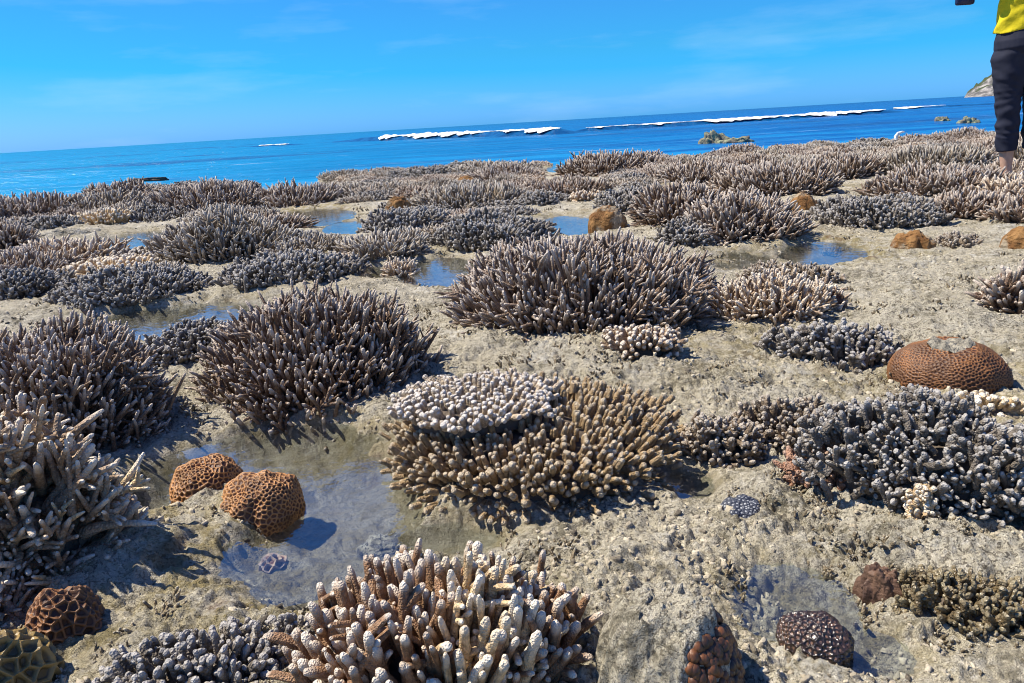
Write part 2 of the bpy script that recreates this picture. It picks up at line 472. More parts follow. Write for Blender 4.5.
def build_reef():
    rr = np.concatenate([np.linspace(0.12, 0.42, 20)[:-1], 0.42 * (14 / 0.42) ** np.linspace(0, 1, 900), np.linspace(14, 60, 30)[1:]])
    nr = len(rr)
    th = np.concatenate([np.linspace(-180, -48, 30)[:-1], np.linspace(-48, 48, 600), np.linspace(48, 180, 30)[1:]])
    th = np.radians(th)
    Rr, T = np.meshgrid(rr, th, indexing='ij')
    x, y = Rr * np.sin(T), Rr * np.cos(T)
    z, inside, carve, sand = terrain(x, y)
    far = sstep(20, 40, Rr); z = np.where(y > 0, z * (1 - far) - 0.6 * far, z)
    V = np.stack([x, y, z], -1).reshape(-1, 3)
    alg = np.clip(inside * 0.68 + sstep(0.15, 0.6, fbm(x * 0.9 + 7, y * 0.9, 3)) * 0.5, 0, 1)
    wet = np.clip((inside - 0.45) * 1.9, 0, 1)
    q = grid_faces(nr, len(th))[:, ::-1]
    me = mesh('reef_flat', V, q, attrs={'algae': alg, 'wet': wet, 'sand': sand})
    o = link('reef_flat', me, MAT['reef'])
    tag(o, 'pale beige reef rock flat with rubble and algae', kind='structure')
build_reef()

# pool water: one sheet for each pool
POOL_Z = -0.016
for g in POOLS:
    pts, quads, off = [], [], 0
    c0 = np.mean([e[0] for e in g], 0)
    # union outline in polar form around the mean centre
    nth = 64
    rad = np.zeros(nth)
    for i in range(nth):
        a = 2 * np.pi * i / nth
        for s in np.linspace(0.01, 1.4, 140):
            qx, qy = c0[0] + s * np.sin(a), c0[1] + s * np.cos(a)
            for c, d, rx, ry, dep, sn in g:
                dx, dy = qx - c[0], qy - c[1]
                v = dx * d[0] + dy * d[1]; u = dx * d[1] - dy * d[0]
                if (u / rx) ** 2 + (v / ry) ** 2 < 1.25 ** 2:
                    rad[i] = s
                    break
    rad = np.maximum(rad, 0.02)
    V = [(0, 0, 0)] + [(rad[i] * np.sin(2 * np.pi * i / nth), rad[i] * np.cos(2 * np.pi * i / nth), 0) for i in range(nth)]
    tri = [(0, 1 + (i + 1) % nth, 1 + i) for i in range(nth)]
    zloc = POOL_Z if len(g) > 0 else 0
    o = link('tide_pool', mesh('tide_pool', V, None, tri), MAT['pool'], loc=(c0[0], c0[1], zloc))
    tag(o, 'clear shallow tide pool water reflecting the blue sky', kind='structure')

# ------------------------------------------------------------------ the sea: one sheet to the horizon
def sea_height(x, y):
    r = np.hypot(x, y)
    a = sstep(10, 26, r) * sstep(600, 120, r)
    z = 0.05 * a * perlin(x * 0.10 + 0.3 * y, y * 0.55) + 0.03 * a * perlin(x * 0.35, y * 1.3 + 9) + 0.012 * sstep(9, 14, r) * perlin(x * 0.9, y * 3.1 + 4) * sstep(90, 30, r)
    return z
def build_sea():
    nr = 420
    rr = 6.0 * (9000 / 6.0) ** (np.linspace(0, 1, nr) ** 1.25)
    th = np.radians(np.concatenate([np.linspace(-100, -50, 20)[:-1], np.linspace(-50, 50, 320), np.linspace(50, 100, 20)[1:]]))
    Rr, T = np.meshgrid(rr, th, indexing='ij')
    x, y = Rr * np.sin(T), Rr * np.cos(T)
    z = SEA_Z + sea_height(x, y)
    o = link('sea', mesh('sea', np.stack([x, y, z], -1).reshape(-1, 3), grid_faces(nr, len(th))[:, ::-1]), MAT['sea'])
    tag(o, 'rippled blue sea reaching to the horizon', kind='structure')
build_sea()

def breaker(p0, p1, height, label, seed, lead=(0.0, 0.0), dens=9.0, group='white breakers off the reef'):
    """a breaking wave: a swell ridge with broken clots of foam tumbling down its near face"""
    g = np.random.default_rng(seed)
    L = np.hypot(*(p1 - p0)[:2])
    d = (p1 - p0)[:2] / L; nrm = np.array([d[1], -d[0]])
    if nrm[1] > 0: nrm = -nrm
    mid = (p0 + p1) / 2
    root = link('breaking_wave', None, loc=(mid[0], mid[1], SEA_Z))
    def crest(tt):
        return 0.35 * perlin(tt * L * 0.05 + seed, tt * 0 + 3.3) + 0.12 * perlin(tt * L * 0.3 + seed, tt * 0 + 7.3)
    t = np.linspace(-lead[0] / L, 1 + lead[1] / L, int(40 + L * 3)); k = 14
    u = np.linspace(-1, 1, k)
    T, U = np.meshgrid(t, u, indexing='ij')
    env = sstep(-lead[0] / L, 0.02, t) * sstep(1 + lead[1] / L, 0.98, t)
    prof = np.where(U > 0, np.exp(-(U / 0.30) ** 2), np.exp(-(U / 0.75) ** 2))
    z = height * 0.82 * env[:, None] * prof * (1 + 0.15 * perlin(T * L * 0.25, U * 2 + seed)) - 0.04
    off = U * 1.6 + crest(T)
    V = np.stack([p0[0] + d[0] * T * L + nrm[0] * off - mid[0], p0[1] + d[1] * T * L + nrm[1] * off - mid[1], z], -1).reshape(-1, 3)
    link('wave_face', mesh('wave_face', V, grid_faces(len(t), k)), MAT['wave'], root)
    n = int(L * 9); k = 12
    t = np.linspace(0, 1, n); v = np.linspace(0, 1, k)
    T, Vv = np.meshgrid(t, v, indexing='ij')
    ends = np.minimum(sstep(0, .05, t), sstep(1, .95, t))
    amt = np.clip(0.50 + 0.75 * fbm(t * L * 0.16 + seed, t * 0, 5, 0.7), 0.03, 1.15) * ends
    e = (amt * (0.75 + 0.35 * perlin(t * L * 2.3, t * 0 + seed)))[:, None]
    lump = fbm(T * L * 1.6 + seed, Vv * 2.2, 4, 0.6)
    fall = Vv * e
    zc = height * (0.80 * np.exp(-(fall * 0.62 / 0.48) ** 2)) + height * 0.16 * amt[:, None] * (1 - Vv) ** 0.5 * (1 + 0.9 * lump)
    z = zc + 0.015 * lump - 0.03 * Vv
    off = fall * 1.05 - 0.18 * (1 - Vv) ** 3 + crest(T) + 0.04 * lump + 0.02
    V = np.stack([p0[0] + d[0] * T * L + nrm[0] * off - mid[0], p0[1] + d[1] * T * L + nrm[1] * off - mid[1], z], -1).reshape(-1, 3)
    link('foam', mesh('foam', V, grid_faces(n, k)), MAT['foam'], root)
    tag(root, label, 'wave', group)
MAT['wave'] = simple('wave_face_water', (0.0, 0.05, 0.16), (0.005, 0.10, 0.26), 1.5, 0.25, 0.6, 0.1, 0.4)
breaker(at(380, 140.5, SEA_Z), at(562, 134, SEA_Z), 0.40, 'white breaking wave left of the gap in the surf line', 5, (14, 1.5), 13)
breaker(at(586, 131.5, SEA_Z), at(888, 112.8, SEA_Z), 0.28, 'long white breaking wave right of the gap in the surf line', 9, (1.5, 2), 14)
breaker(at(893, 110, SEA_Z), at(945, 107, SEA_Z), 0.2, 'short foamy crest out near the rocky headland', 21, (1, 9), 6)
breaker(at(262, 146.5, SEA_Z), at(290, 145, SEA_Z), 0.16, 'tiny whitecap far out on the left', 33, (3, 3), 6)

# ------------------------------------------------------------------ branch shapes
def tube(P, rad, sides, phase=0.0):
    P = np.asarray(P, float); k = len(P)
    T = np.gradient(P, axis=0); T /= np.linalg.norm(T, axis=1)[:, None]
    ref = np.array([1.0, 0.13, 0]) if abs(T[0][0]) < 0.8 else np.array([0, 1.0, 0.1])
    N = np.cross(T, ref); N /= np.linalg.norm(N, axis=1)[:, None]
    B = np.cross(T, N)
    a = np.arange(sides) * 2 * np.pi / sides + phase
    ring = N[:, None, :] * np.cos(a)[None, :, None] + B[:, None, :] * np.sin(a)[None, :, None]
    V = (P[:, None, :] + ring * np.asarray(rad)[:, None, None]).reshape(-1, 3)
    q = grid_faces(k, sides, True)
    V = np.vstack([V, P[-1] + T[-1] * rad[-1] * 0.45])
    apex = len(V) - 1; b = (k - 1) * sides
    tri = np.array([(b + i, b + (i + 1) % sides, apex) for i in range(sides)])
    return V, q, tri

def merge(parts):
    V, Q, T, A, off = [], [], [], [], 0
    for v, q, t, a in parts:
        V.append(v); Q.append(q + off); T.append(t + off); A.append(a); off += len(v)
    return np.vstack(V), np.vstack(Q), np.vstack(T), np.concatenate(A)

def finger(aspect, sides, rings, seed, kind):
    """a unit branch: base radius 1, length = aspect, along +Z; returns V, quads, tris, tip attribute"""
    g = np.random.default_rng(seed)
    def one(p0, d, L, r0, r1, bend, rn, sd):
        s = np.linspace(0, 1, rn)
        s = 1 - (1 - s) ** 1.5
        d = np.asarray(d, float) / np.linalg.norm(d)
        side = np.cross(d, g.normal(size=3)); side /= np.linalg.norm(side)
        P = p0 + np.outer(s * (L - r1 * 0.5), d) + np.outer(bend * L * s ** 2, side)
        rad = r0 + (r1 - r0) * s
        rad = rad * (1 + (0.10 if kind == 'lump' else 0.05) * g.normal(size=rn))
        rad[-1] *= 0.62
        v, q, t = tube(P, rad, sd, g.uniform(0, 6))
        c = np.repeat(s, sd); c = np.append(c, 1.0)
        jit = (0.08 if kind == 'lump' else 0.06) * g.normal(size=(len(v), 1))
        axis = np.vstack([np.repeat(P, sd, 0), P[-1:]])
        v = axis + (v - axis) * (1 + jit)
        return v, q, t, c
    parts = []
    z = np.array([0, 0, 1.0])
    if kind == 'plain':
        parts.append(one(np.zeros(3), z, aspect, 1.0, 0.68, g.normal() * 0.09, rings, sides))
    elif kind == 'fork':
        parts.append(one(np.zeros(3), z, aspect, 1.08, 0.60, g.normal() * 0.13, rings, sides))
        for i in range(g.integers(1, 4)):
            h = g.uniform(0.35, 0.75) * aspect; a = g.uniform(0, 6.28)
            parts.append(one(np.array([0, 0, h]), (math.cos(a) * 0.75, math.sin(a) * 0.75, 0.8), aspect * g.uniform(0.25, 0.45), 0.72, 0.52, g.normal() * 0.08, max(3, rings - 2), sides))
    elif kind == 'antler':
        parts.append(one(np.zeros(3), z, aspect, 1.2, 0.42, g.normal() * 0.13, rings, sides))
        a0 = g.uniform(0, 6.28)
        for i in range(g.integers(3, 6)):
            h = g.uniform(0.35, 0.82) * aspect; a = a0 + i * 2.4
            parts.append(one(np.array([0, 0, h]), (math.cos(a) * 0.62, math.sin(a) * 0.62, 0.85), aspect * g.uniform(0.18, 0.38), 0.62, 0.34, g.normal() * 0.10, max(3, rings - 2), sides))
    elif kind == 'knob':
        parts.append(one(np.zeros(3), z, aspect, 1.0, 0.74, g.normal() * 0.06, rings, sides))
    elif kind == 'lump':
        n = g.integers(2, 5)
        parts.append(one(np.zeros(3), z, aspect, 0.95, 0.66, g.normal() * 0.12, rings, sides))
        for i in range(n):
            a = g.uniform(0, 6.28)
            parts.append(one(np.array([0, 0, aspect * g.uniform(0.3, 0.6)]), (math.cos(a) * .9, math.sin(a) * .9, 0.9), aspect * g.uniform(0.28, 0.5), 0.62, 0.5, g.normal() * 0.1, max(3, rings - 2), sides))
    return merge(parts)

PRE = {   # aspect = length/radius, spacing in radii, pull upward, direction jitter
    'stag':  dict(aspect=20.0, sp=3.3, up=0.70, jit=0.24, kind=('plain', 'fork', 'plain', 'plain', 'fork'), tmax=1.58),
    'thick': dict(aspect=18.0, sp=3.9, up=0.5, jit=0.30, kind=('antler', 'antler', 'fork'), tmax=1.5),
    'stout': dict(aspect=17.0, sp=2.8, up=1.5, jit=0.24, kind=('plain', 'plain', 'fork'), tmax=1.35),
    'knob':  dict(aspect=4.3, sp=2.0, up=0.38, jit=0.08, kind=('knob',), tmax=1.74),
    'slate': dict(aspect=7.0, sp=2.5, up=0.60, jit=0.34, kind=('lump',), tmax=1.52),
}
VARS = {}
for tname, p in PRE.items():
    for lod, (sd, rn, nv) in {'hi': (9, 8, 7), 'mid': (6, 5, 5), 'lo': (4, 4, 5)}.items():
        VARS[tname, lod] = [finger(p['aspect'], sd, rn, 100 + i + len(tname), p['kind'][i % len(p['kind'])]) for i in range(nv)]
HI_MESH = {}
def hi_mesh(tname, i, matname):
    key = (tname, i, matname)
    if key not in HI_MESH:
        V, Q, T, A = VARS[tname, 'hi'][i]
        me = mesh('branch_' + tname, V, Q, T, {'tip': A})
        me.materials.append(MAT[matname])
        HI_MESH[key] = me
    return HI_MESH[key]

def layout(rx, ry, h, rad, tname, seed, rough=0.16, sp=None, aspect=None):
    """branch roots, directions, lengths and radii over a dome of the given size (local space)"""
    p = PRE[tname]; g = np.random.default_rng(seed)
    flat = 0.42 if tname == 'knob' else 0.80
    sp = (sp or p['sp']) * rad
    L = rad * (aspect or p['aspect'])
    area = 2 * np.pi * ((((rx * ry) ** 1.6 + (rx * h) ** 1.6 + (ry * h) ** 1.6) / 3) ** (1 / 1.6))
    N = int(np.clip(area / (sp * sp), 8, 1700))
    i = np.arange(N) + 0.5
    ct = 1 - (i / N) * (1 - math.cos(p['tmax']))
    th = np.arccos(ct); ph = i * 2.399963 + g.normal(0, 0.05, N) * 2
    th = np.clip(th + g.normal(0, 0.25 / math.sqrt(N) * 3, N), 0, p['tmax'] + 0.05)
    o = g.uniform(0, 50)
    shp = 1 + rough * 1.3 * perlin(np.cos(ph) * 1.6 * np.sin(th) + o, np.sin(ph) * 1.6 * np.sin(th) + o) + 0.065 * g.normal(size=N)
    tip = np.stack([rx * np.sin(th) * np.cos(ph), ry * np.sin(th) * np.sin(ph), h * np.clip(np.cos(th), 0, 1) ** flat], 1) * shp[:, None]
    n = np.stack([np.sin(th) * np.cos(ph) / rx, np.sin(th) * np.sin(ph) / ry, np.cos(th) / h], 1)
    n /= np.linalg.norm(n, axis=1)[:, None]
    radial = np.stack([np.sin(th) * np.cos(ph), np.sin(th) * np.sin(ph), np.cos(th)], 1)
    d = 0.5 * n + 0.5 * radial + np.array([0, 0, p['up']]) + g.normal(0, p['jit'], (N, 3))
    d /= np.linalg.norm(d, axis=1)[:, None]
    d[:, 2] = np.maximum(d[:, 2], -0.1); d /= np.linalg.norm(d, axis=1)[:, None]
    vary = tname in ('stout', 'thick')
    ln = L * (g.uniform(0.6, 1.4, N) if vary else g.uniform(0.75, 1.2, N))
    rr = rad * (g.uniform(0.68, 1.4, N) if vary else g.uniform(0.8, 1.22, N))
    tip[:, 2] = np.maximum(tip[:, 2], 0.35 * rad)
    base = tip - d * ln[:, None]
    base[:, 2] = np.maximum(base[:, 2], -0.03)
    return base, tip, rr, g

def frames(base, tip, g):
    d = tip - base; ln = np.linalg.norm(d, axis=1); d = d / ln[:, None]
    a = g.normal(size=d.shape); u = a - d * np.sum(a * d, 1)[:, None]; u /= np.linalg.norm(u, axis=1)[:, None]
    v = np.cross(d, u)
    return np.stack([u, v, d], -1), ln      # columns

def joined(base, tip, rr, g, tname, lod):
    Rm, ln = frames(base, tip, g)
    vs = VARS[tname, lod]; pick = g.integers(0, len(vs), len(base))
    Vs, Qs, Ts, As, Rs, off = [], [], [], [], [], 0
    asp = PRE[tname]['aspect']
    for k, (V, Q, T, A) in enumerate(vs):
        ids = np.nonzero(pick == k)[0]
        if not len(ids): continue
        fl = g.uniform(0.65, 1.35, len(ids)) if tname == 'slate' else np.ones(len(ids))
        S = np.stack([rr[ids] * fl, rr[ids] / fl ** 0.5, ln[ids] / asp], 1)
        vv = np.einsum('nij,nvj->nvi', Rm[ids], V[None] * S[:, None, :]) + base[ids][:, None, :]
        m = len(V); o = off + np.arange(len(ids)) * m
        Vs.append(vv.reshape(-1, 3)); Qs.append((Q[None] + o[:, None, None]).reshape(-1, 4)); Ts.append((T[None] + o[:, None, None]).reshape(-1, 3))
        As.append(np.tile(A, len(ids))); Rs.append(np.repeat(g.uniform(0, 1, len(ids)), m)); off += m * len(ids)
    return np.vstack(Vs), np.vstack(Qs), np.vstack(Ts), np.concatenate(As), np.concatenate(Rs)

PLACED = []      # (x, y, radius)
def fit(xl, xr, yt, yb, k=0.8, z0=None, hmin=0.03, hmax=0.6, hfix=None):
    """ground position and size of a dome whose outline spans these pixels"""
    cx = (xl + xr) / 2
    G = at(cx, yb, 0 if z0 is None else z0)
    for _ in range(3):
        z = float(terrain(G[0], G[1], False)[0]) if z0 is None else z0
        G = at(cx, yb, z)
    depth = proj(G)[2]
    rx = (xr - xl) / 2 * depth / FPX
    d = G[:2] / np.linalg.norm(G[:2])
    ry = rx * k
    def top(h, ry):
        c = G[:2] + d * ry * 0.95
        best = 1e9
        for s in np.linspace(-0.9, 0.95, 14):
            q = c + d * ry * s
            best = min(best, proj((q[0], q[1], z + h * math.sqrt(1 - s * s)))[1])
        return best
    if hfix:
        ry = 1.3 * rx
        while top(hfix, ry) < yt and ry > 0.2 * rx: ry *= 0.97
        c = G[:2] + d * ry * 0.95
        return c, z, rx, ry, hfix, depth, math.atan2(d[0], d[1])
    while top(max(hmin, 0.33 * rx), ry) < yt and ry > 0.15 * rx: ry *= 0.93
    lo, hi = hmin, hmax
    for _ in range(24):
        m = (lo + hi) / 2
        if top(m, ry) > yt: lo = m
        else: hi = m
    c = G[:2] + d * ry * 0.95
    return c, z, rx, ry, lo, depth, math.atan2(d[0], d[1])

def colony(name, box, tname, w_px, mat, label, cat='coral', group=None, parts=False, k=0.8, z0=None, seed=1,
           aspect=None, sp=None, rough=0.16, hmul=1.0, mat2=None, split=None, maxparts=300, sink=0.0, hfix=None):
    c, z, rx, ry, h, depth, yaw = fit(*box, k=k, z0=z0, hfix=hfix)
    h *= hmul; rx *= 1.04; ry *= 1.04
    rad = w_px / 2 * depth / FPX * {'stag': .58, 'thick': .80, 'slate': .64, 'stout': .84, 'knob': .80}[tname]
    base, tip, rr, g = layout(rx, ry, h, rad, tname, seed, rough, sp, aspect)
    L = rad * (aspect or PRE[tname]['aspect'])
    PLACED.append((c[0], c[1], max(rx, ry)))
    cr = [max(a * 0.92 - 0.8 * L, q_ * a) for a, q_ in ((rx, .55), (ry, .55), (h, .38))]
    Vc, Qc = dome(cr[0], cr[1], cr[2], seed * 1.7)
    if parts:
        root = link(name, None, loc=(c[0], c[1], z - sink)); root.rotation_euler = (0, 0, -yaw)
        link('core', mesh('core', Vc, Qc), MAT['core'], root)
        n = len(base)
        # those facing the viewer's side are built one by one first
        order = np.argsort((tip[:, 1] - 0.6 * tip[:, 2]))
        pick = order[:maxparts]; rest = order[maxparts:]
        Rm, ln = frames(base, tip, g)
        nv = len(VARS[tname, 'hi']); asp = PRE[tname]['aspect']
        for i in pick:
            mm = mat; fl = g.uniform(0.65, 1.35) if tname == 'slate' else 1.0
            if mat2 and split(tip[i] / np.array([rx, ry, h]), g): mm = mat2
            o = bpy.data.objects.new('branch', hi_mesh(tname, int(g.integers(nv)), mm))
            COL.objects.link(o); o.parent = root
            m = np.eye(4); m[:3, :3] = Rm[i] * np.array([rr[i] * fl, rr[i] / fl ** 0.5, ln[i] / asp])[None, :]; m[:3, 3] = base[i]
            o.matrix_local = Matrix(m.tolist())
        if len(rest):
            V, Q, T, A, Rn = joined(base[rest], tip[rest], rr[rest], g, tname, 'hi' if len(rest) < 350 else 'mid')
            o = link('branch_mass', mesh('branch_mass', V, Q, T, {'tip': A, 'rnd': Rn}), MAT[mat], root)
            o['kind'] = 'stuff'
        tag(root, label, cat, group)
        return root
    V, Q, T, A, Rn = joined(base, tip, rr, g, tname, 'mid' if depth < 5 else 'lo')
    nq = len(V)
    V = np.vstack([V, Vc]); Q = np.vstack([Q, Qc + nq])
    A = np.concatenate([A, np.zeros(len(Vc))]); Rn = np.concatenate([Rn, np.zeros(len(Vc))])
    o = link(name, mesh(name, V, Q, T, {'tip': A, 'rnd': Rn}), MAT[mat], loc=(c[0], c[1], z - sink))
    o.rotation_euler = (0, 0, -yaw)
    tag(o, label, cat, group)
    return o

# ------------------------------------------------------------------ honeycomb / brain coral domes
def honeycomb(name, box, cell_px, mat, label, k=0.9, z0=None, seed=1, flat=1.0, hmul=1.0, amp=0.11, cat='coral', group=None, dead_top=None, rough=0.15, sink=0.0):
    c, z, rx, ry, h, depth, yaw = fit(*box, k=k, z0=z0, hmin=0.012)
    h *= hmul
    PLACED.append((c[0], c[1], max(rx, ry)))
    cell = cell_px * depth / FPX
    nu, nv = 110, 260
    th = np.linspace(0.001, np.pi / 2 * 1.05, nu); ph = np.arange(nv) * 2 * np.pi / nv
    T, P = np.meshgrid(th, ph, indexing='ij')
    se = flat      # super-ellipse exponent for boxier shoulders
    st, ct = np.sign(np.sin(T)) * np.abs(np.sin(T)) ** se, np.sign(np.cos(T)) * np.abs(np.cos(T)) ** se
    s = 1 + rough * fbm(np.cos(P) * np.sin(T) * 1.7 + seed, np.sin(P) * np.sin(T) * 1.7 + seed, 2)
    V = np.stack([rx * st * np.cos(P) * s, ry * st * np.sin(P) * s, h * ct * s], -1).reshape(-1, 3)
    # cell centres: relaxed random points on the surface
    g = np.random.default_rng(seed)
    area = 2 * np.pi * rx * ry * 0.5 + np.pi * (rx + ry) * h * 0.55
    N = int(np.clip(area / (0.87 * cell * cell), 12, 1400))
    # area weighted sampling with best-candidate spacing
    w = np.repeat(np.sin(T[:, :1]) + 0.02, nv, 1).ravel(); w /= w.sum()
    cand = V[g.choice(len(V), N * 14, p=w)]
    pts = cand[:N].copy()
    for it in range(7):      # Lloyd steps on the candidates
        d = ((cand[:, None, :] - pts[None]) ** 2).sum(-1) if len(cand) * N < 4e6 else None
        if d is None:
            near = np.concatenate([((cand[a:a + 1500, None, :] - pts[None]) ** 2).sum(-1).argmin(1) for a in range(0, len(cand), 1500)])
        else:
            near = d.argmin(1)
        cnt = np.bincount(near, minlength=N)
        for ax in range(3):
            sm = np.bincount(near, cand[:, ax], minlength=N)
            pts[:, ax] = np.where(cnt > 0, sm / np.maximum(cnt, 1), pts[:, ax])
    f1 = np.empty(len(V)); f2 = np.empty(len(V))
    for a in range(0, len(V), 2000):
        d = np.sqrt(((V[a:a + 2000, None, :] - pts[None]) ** 2).sum(-1))
        pp = np.partition(d, 1, axis=1)
        f1[a:a + 2000] = pp[:, 0]; f2[a:a + 2000] = pp[:, 1]
    rim = 1 - np.clip((f2 - f1) / (0.46 * cell), 0, 1)
    dot = 1 - np.clip(f1 / (0.34 * cell), 0, 1)
    n = np.stack([st * np.cos(P) / rx, st * np.sin(P) / ry, ct / h], -1).reshape(-1, 3)
    n /= np.linalg.norm(n, axis=1)[:, None]
    hgt = rim ** 1.2
    if dead_top is not None:
        dd = np.sqrt((V[:, 0] / rx) ** 2 + (V[:, 1] / ry) ** 2) + 0.25 * perlin(V[:, 0] * 30, V[:, 1] * 30)
        dead = sstep(dead_top, dead_top - 0.12, dd) * (V[:, 2] > 0)
        hgt = hgt * (1 - dead) - 0.5 * dead
    V = V + n * (hgt * amp * cell * 4.2 * 0.9)[:, None]
    if dead_top is None:
        o = link(name, mesh(name, V, grid_faces(nu, nv, True), None, {'rim': rim, 'dot': dot}), MAT[mat], loc=(c[0], c[1], z - sink))
        o.rotation_euler = (0, 0, -yaw)
        return tag(o, label, cat, group)
    root = link(name, None, loc=(c[0], c[1], z - sink)); root.rotation_euler = (R(8), 0, -yaw)
    link('live_dome', mesh('live_dome', V, grid_faces(nu, nv, True), None, {'rim': rim, 'dot': dot}), MAT[mat], root)
    # eroded dead cap lying in the hollow of the dome
    r2 = dead_top * 0.93
    a = np.arange(40) * 2 * np.pi / 40; rr_ = np.linspace(0, 1, 9)
    A2, B2 = np.meshgrid(rr_, a, indexing='ij')
    X, Y = rx * r2 * A2 * np.cos(B2), ry * r2 * A2 * np.sin(B2)
    Z = h * np.clip(1 - (r2 * A2) ** 2, 0, 1) ** 0.5 * 1.0 + 0.006 + 0.010 * fbm(X * 40, Y * 40, 3)
    link('dead_top', mesh('dead_top', np.stack([X, Y, Z], -1).reshape(-1, 3), grid_faces(9, 40, True)), MAT['dead_cap'], root)['label'] = 'bare pale dead patch on the crown'
    return tag(root, label, cat, group)

def rock(name, box, mat, label, cat='rock', k=0.8, seed=1, amp=0.28, z0=None, hmul=1.0, group=None, nu=40, nv=80):
    c, z, rx, ry, h, depth, yaw = fit(*box, k=k, z0=z0, hmin=0.01)
    PLACED.append((c[0], c[1], max(rx, ry)))
    V, Q = dome(rx, ry, h * hmul, seed * 3.1, nu, nv, low=-0.08, amp=amp)
    V = V + 0.03 * rx * np.stack([fbm(V[:, 0] / rx * 9, V[:, 1] / rx * 9 + V[:, 2] / rx * 7, 3)] * 3, 1)
    o = link(name, mesh(name, V, Q), MAT[mat], loc=(c[0], c[1], z)); o.rotation_euler = (0, 0, -yaw)
    return tag(o, label, cat, group)

# ------------------------------------------------------------------ near corals, each branch a part
B = 'branching_coral'
# foreground stout finger coral
colony('finger_coral', (283, 604, 555, 740), 'stout', 15, 'tan', 'stout tan and cream finger coral at the bottom centre, nearest of all', parts=True, seed=3, k=0.62,
       mat2='cream', split=lambda u, g: 0.02 < u[0] < 0.7 and u[2] > 0.4 and g.uniform() < 0.7)
colony('knobby_coral', (86, 335, 628, 712), 'slate', 17, 'slate', 'low slate grey knobby coral at the bottom edge left of the tan fingers', parts=True, seed=5, k=0.5)
# left edge
colony(B, (-95, 152, 412, 604), 'thick', 13, 'pale', 'large pale mauve staghorn coral with thick forked branches at the left edge', parts=True, seed=8, k=0.8, mat2='cream', split=lambda u, g: g.uniform() < 0.16)
colony(B, (-75, 176, 326, 468), 'stag', 8.5, 'mauve', 'mauve brown bush coral behind the thick pale staghorn at the left edge', parts=True, seed=9, k=1.1)
colony(B, (108, 188, 418, 474), 'stag', 8, 'brown', 'small dark brown bush coral with white tips beside the near pool', parts=True, seed=10, k=0.8)
colony(B, (-40, 38, 560, 622), 'thick', 10, 'mauve', 'little forked coral at the left edge below the pale staghorn', parts=True, seed=12, k=0.7)
# centre
colony(B, (208, 442, 297, 446), 'stag', 8.0, 'brown', 'round brown bush coral with pale tips left of the beige table coral', parts=True, seed=14, k=1.1)
colony('table_coral', (382, 692, 388, 510), 'knob', 8.8, 'beige', 'wide beige table coral of stubby knobs in the centre', parts=True, seed=16, rough=0.05, hfix=0.10)
colony('knob_coral', (393, 560, 375, 424), 'knob', 8.0, 'white', 'whitish grey knob coral growing over the back of the beige table', parts=True, seed=18, z0=0.108, hfix=0.028)
colony(B, (438, 728, 236, 338), 'stag', 7.6, 'mauve', 'largest long-fingered mauve bush coral behind the centre', parts=True, seed=20, k=1.0)
colony(B, (700, 836, 272, 326), 'stag', 7.4, 'pale', 'pale bush coral with splayed fingers right of the largest bush', parts=True, seed=22, k=0.9)
colony('knob_coral', (603, 682, 326, 358), 'knob', 7.0, 'pale', 'small round pale knob coral in front of the largest bush', parts=True, seed=24, k=0.7)
# right
colony('knobby_coral', (768, 898, 322, 368), 'slate', 10.5, 'slate', 'slate grey knobby coral left of the big brown brain coral', parts=True, seed=26, k=0.6)
colony('knobby_coral', (800, 1070, 400, 520), 'slate', 12.5, 'slate', 'broad slate grey knobby coral bed at the right edge', parts=True, seed=28, k=0.7)
colony('knobby_coral', (722, 860, 398, 452), 'slate', 11, 'slatebrown', 'grey brown knobby coral at the left end of the slate bed', parts=True, seed=30, k=0.7)
colony('knobby_coral', (676, 760, 415, 468), 'slate', 10, 'slatebrown', 'small brown knobby coral touching the right tip of the beige table', parts=True, seed=31, k=0.7)
colony('knobby_coral', (782, 852, 446, 494), 'slate', 11, 'pink', 'pinkish brown knobby clump at the front of the slate bed', parts=True, seed=32, k=0.6)
colony('finger_coral', (953, 1022, 392, 418), 'knob', 8.5, 'cream', 'small creamy white finger coral in front of the big brain coral', parts=True, seed=33, k=0.4)
colony('knobby_coral', (896, 1060, 574, 640), 'slate', 13, 'olive', 'wet olive brown knobby coral in the shallow pool at lower right', parts=True, seed=34, k=0.6)
colony('finger_coral', (902, 938, 484, 524), 'slate', 11, 'cream', 'cream coral knobs at the front foot of the slate bed', parts=True, seed=36, k=0.6)
colony(B, (980, 1075, 264, 318), 'stag', 9, 'brown', 'brown bush coral cut by the right edge on the open rubble', parts=True, seed=37, k=0.8)
colony('knobby_coral', (140, 262, 322, 366), 'slate', 7.5, 'slate', 'dark slate knobby coral between the left bushes beside the long pool', parts=True, seed=38, k=0.7)

# honeycomb corals
honeycomb('honeycomb_coral', (174, 248, 455, 503), 4.4, 'h_orange', 'orange honeycomb coral dome, the left and further of the pair by the pool', seed=2, k=0.85, z0=-0.02, flat=0.9, hmul=0.9)
honeycomb('honeycomb_coral', (224, 308, 471, 530), 4.6, 'h_orange', 'orange honeycomb coral dome, the right and nearer of the pair by the pool', seed=4, k=0.85, z0=-0.026, flat=0.88, hmul=0.88)
honeycomb('honeycomb_coral', (36, 106, 591, 646), 8.0, 'h_brown', 'brown orange honeycomb coral crust near the bottom left corner', seed=6, k=0.9)
honeycomb('honeycomb_coral', (-25, 58, 636, 705), 14, 'h_olive', 'olive brown honeycomb coral with large cells in the bottom left corner', seed=7, k=0.9)
honeycomb('star_coral', (262, 287, 556, 574), 7.5, 'h_pink', 'tiny pale pink star coral in the near pool', seed=8, k=0.9)
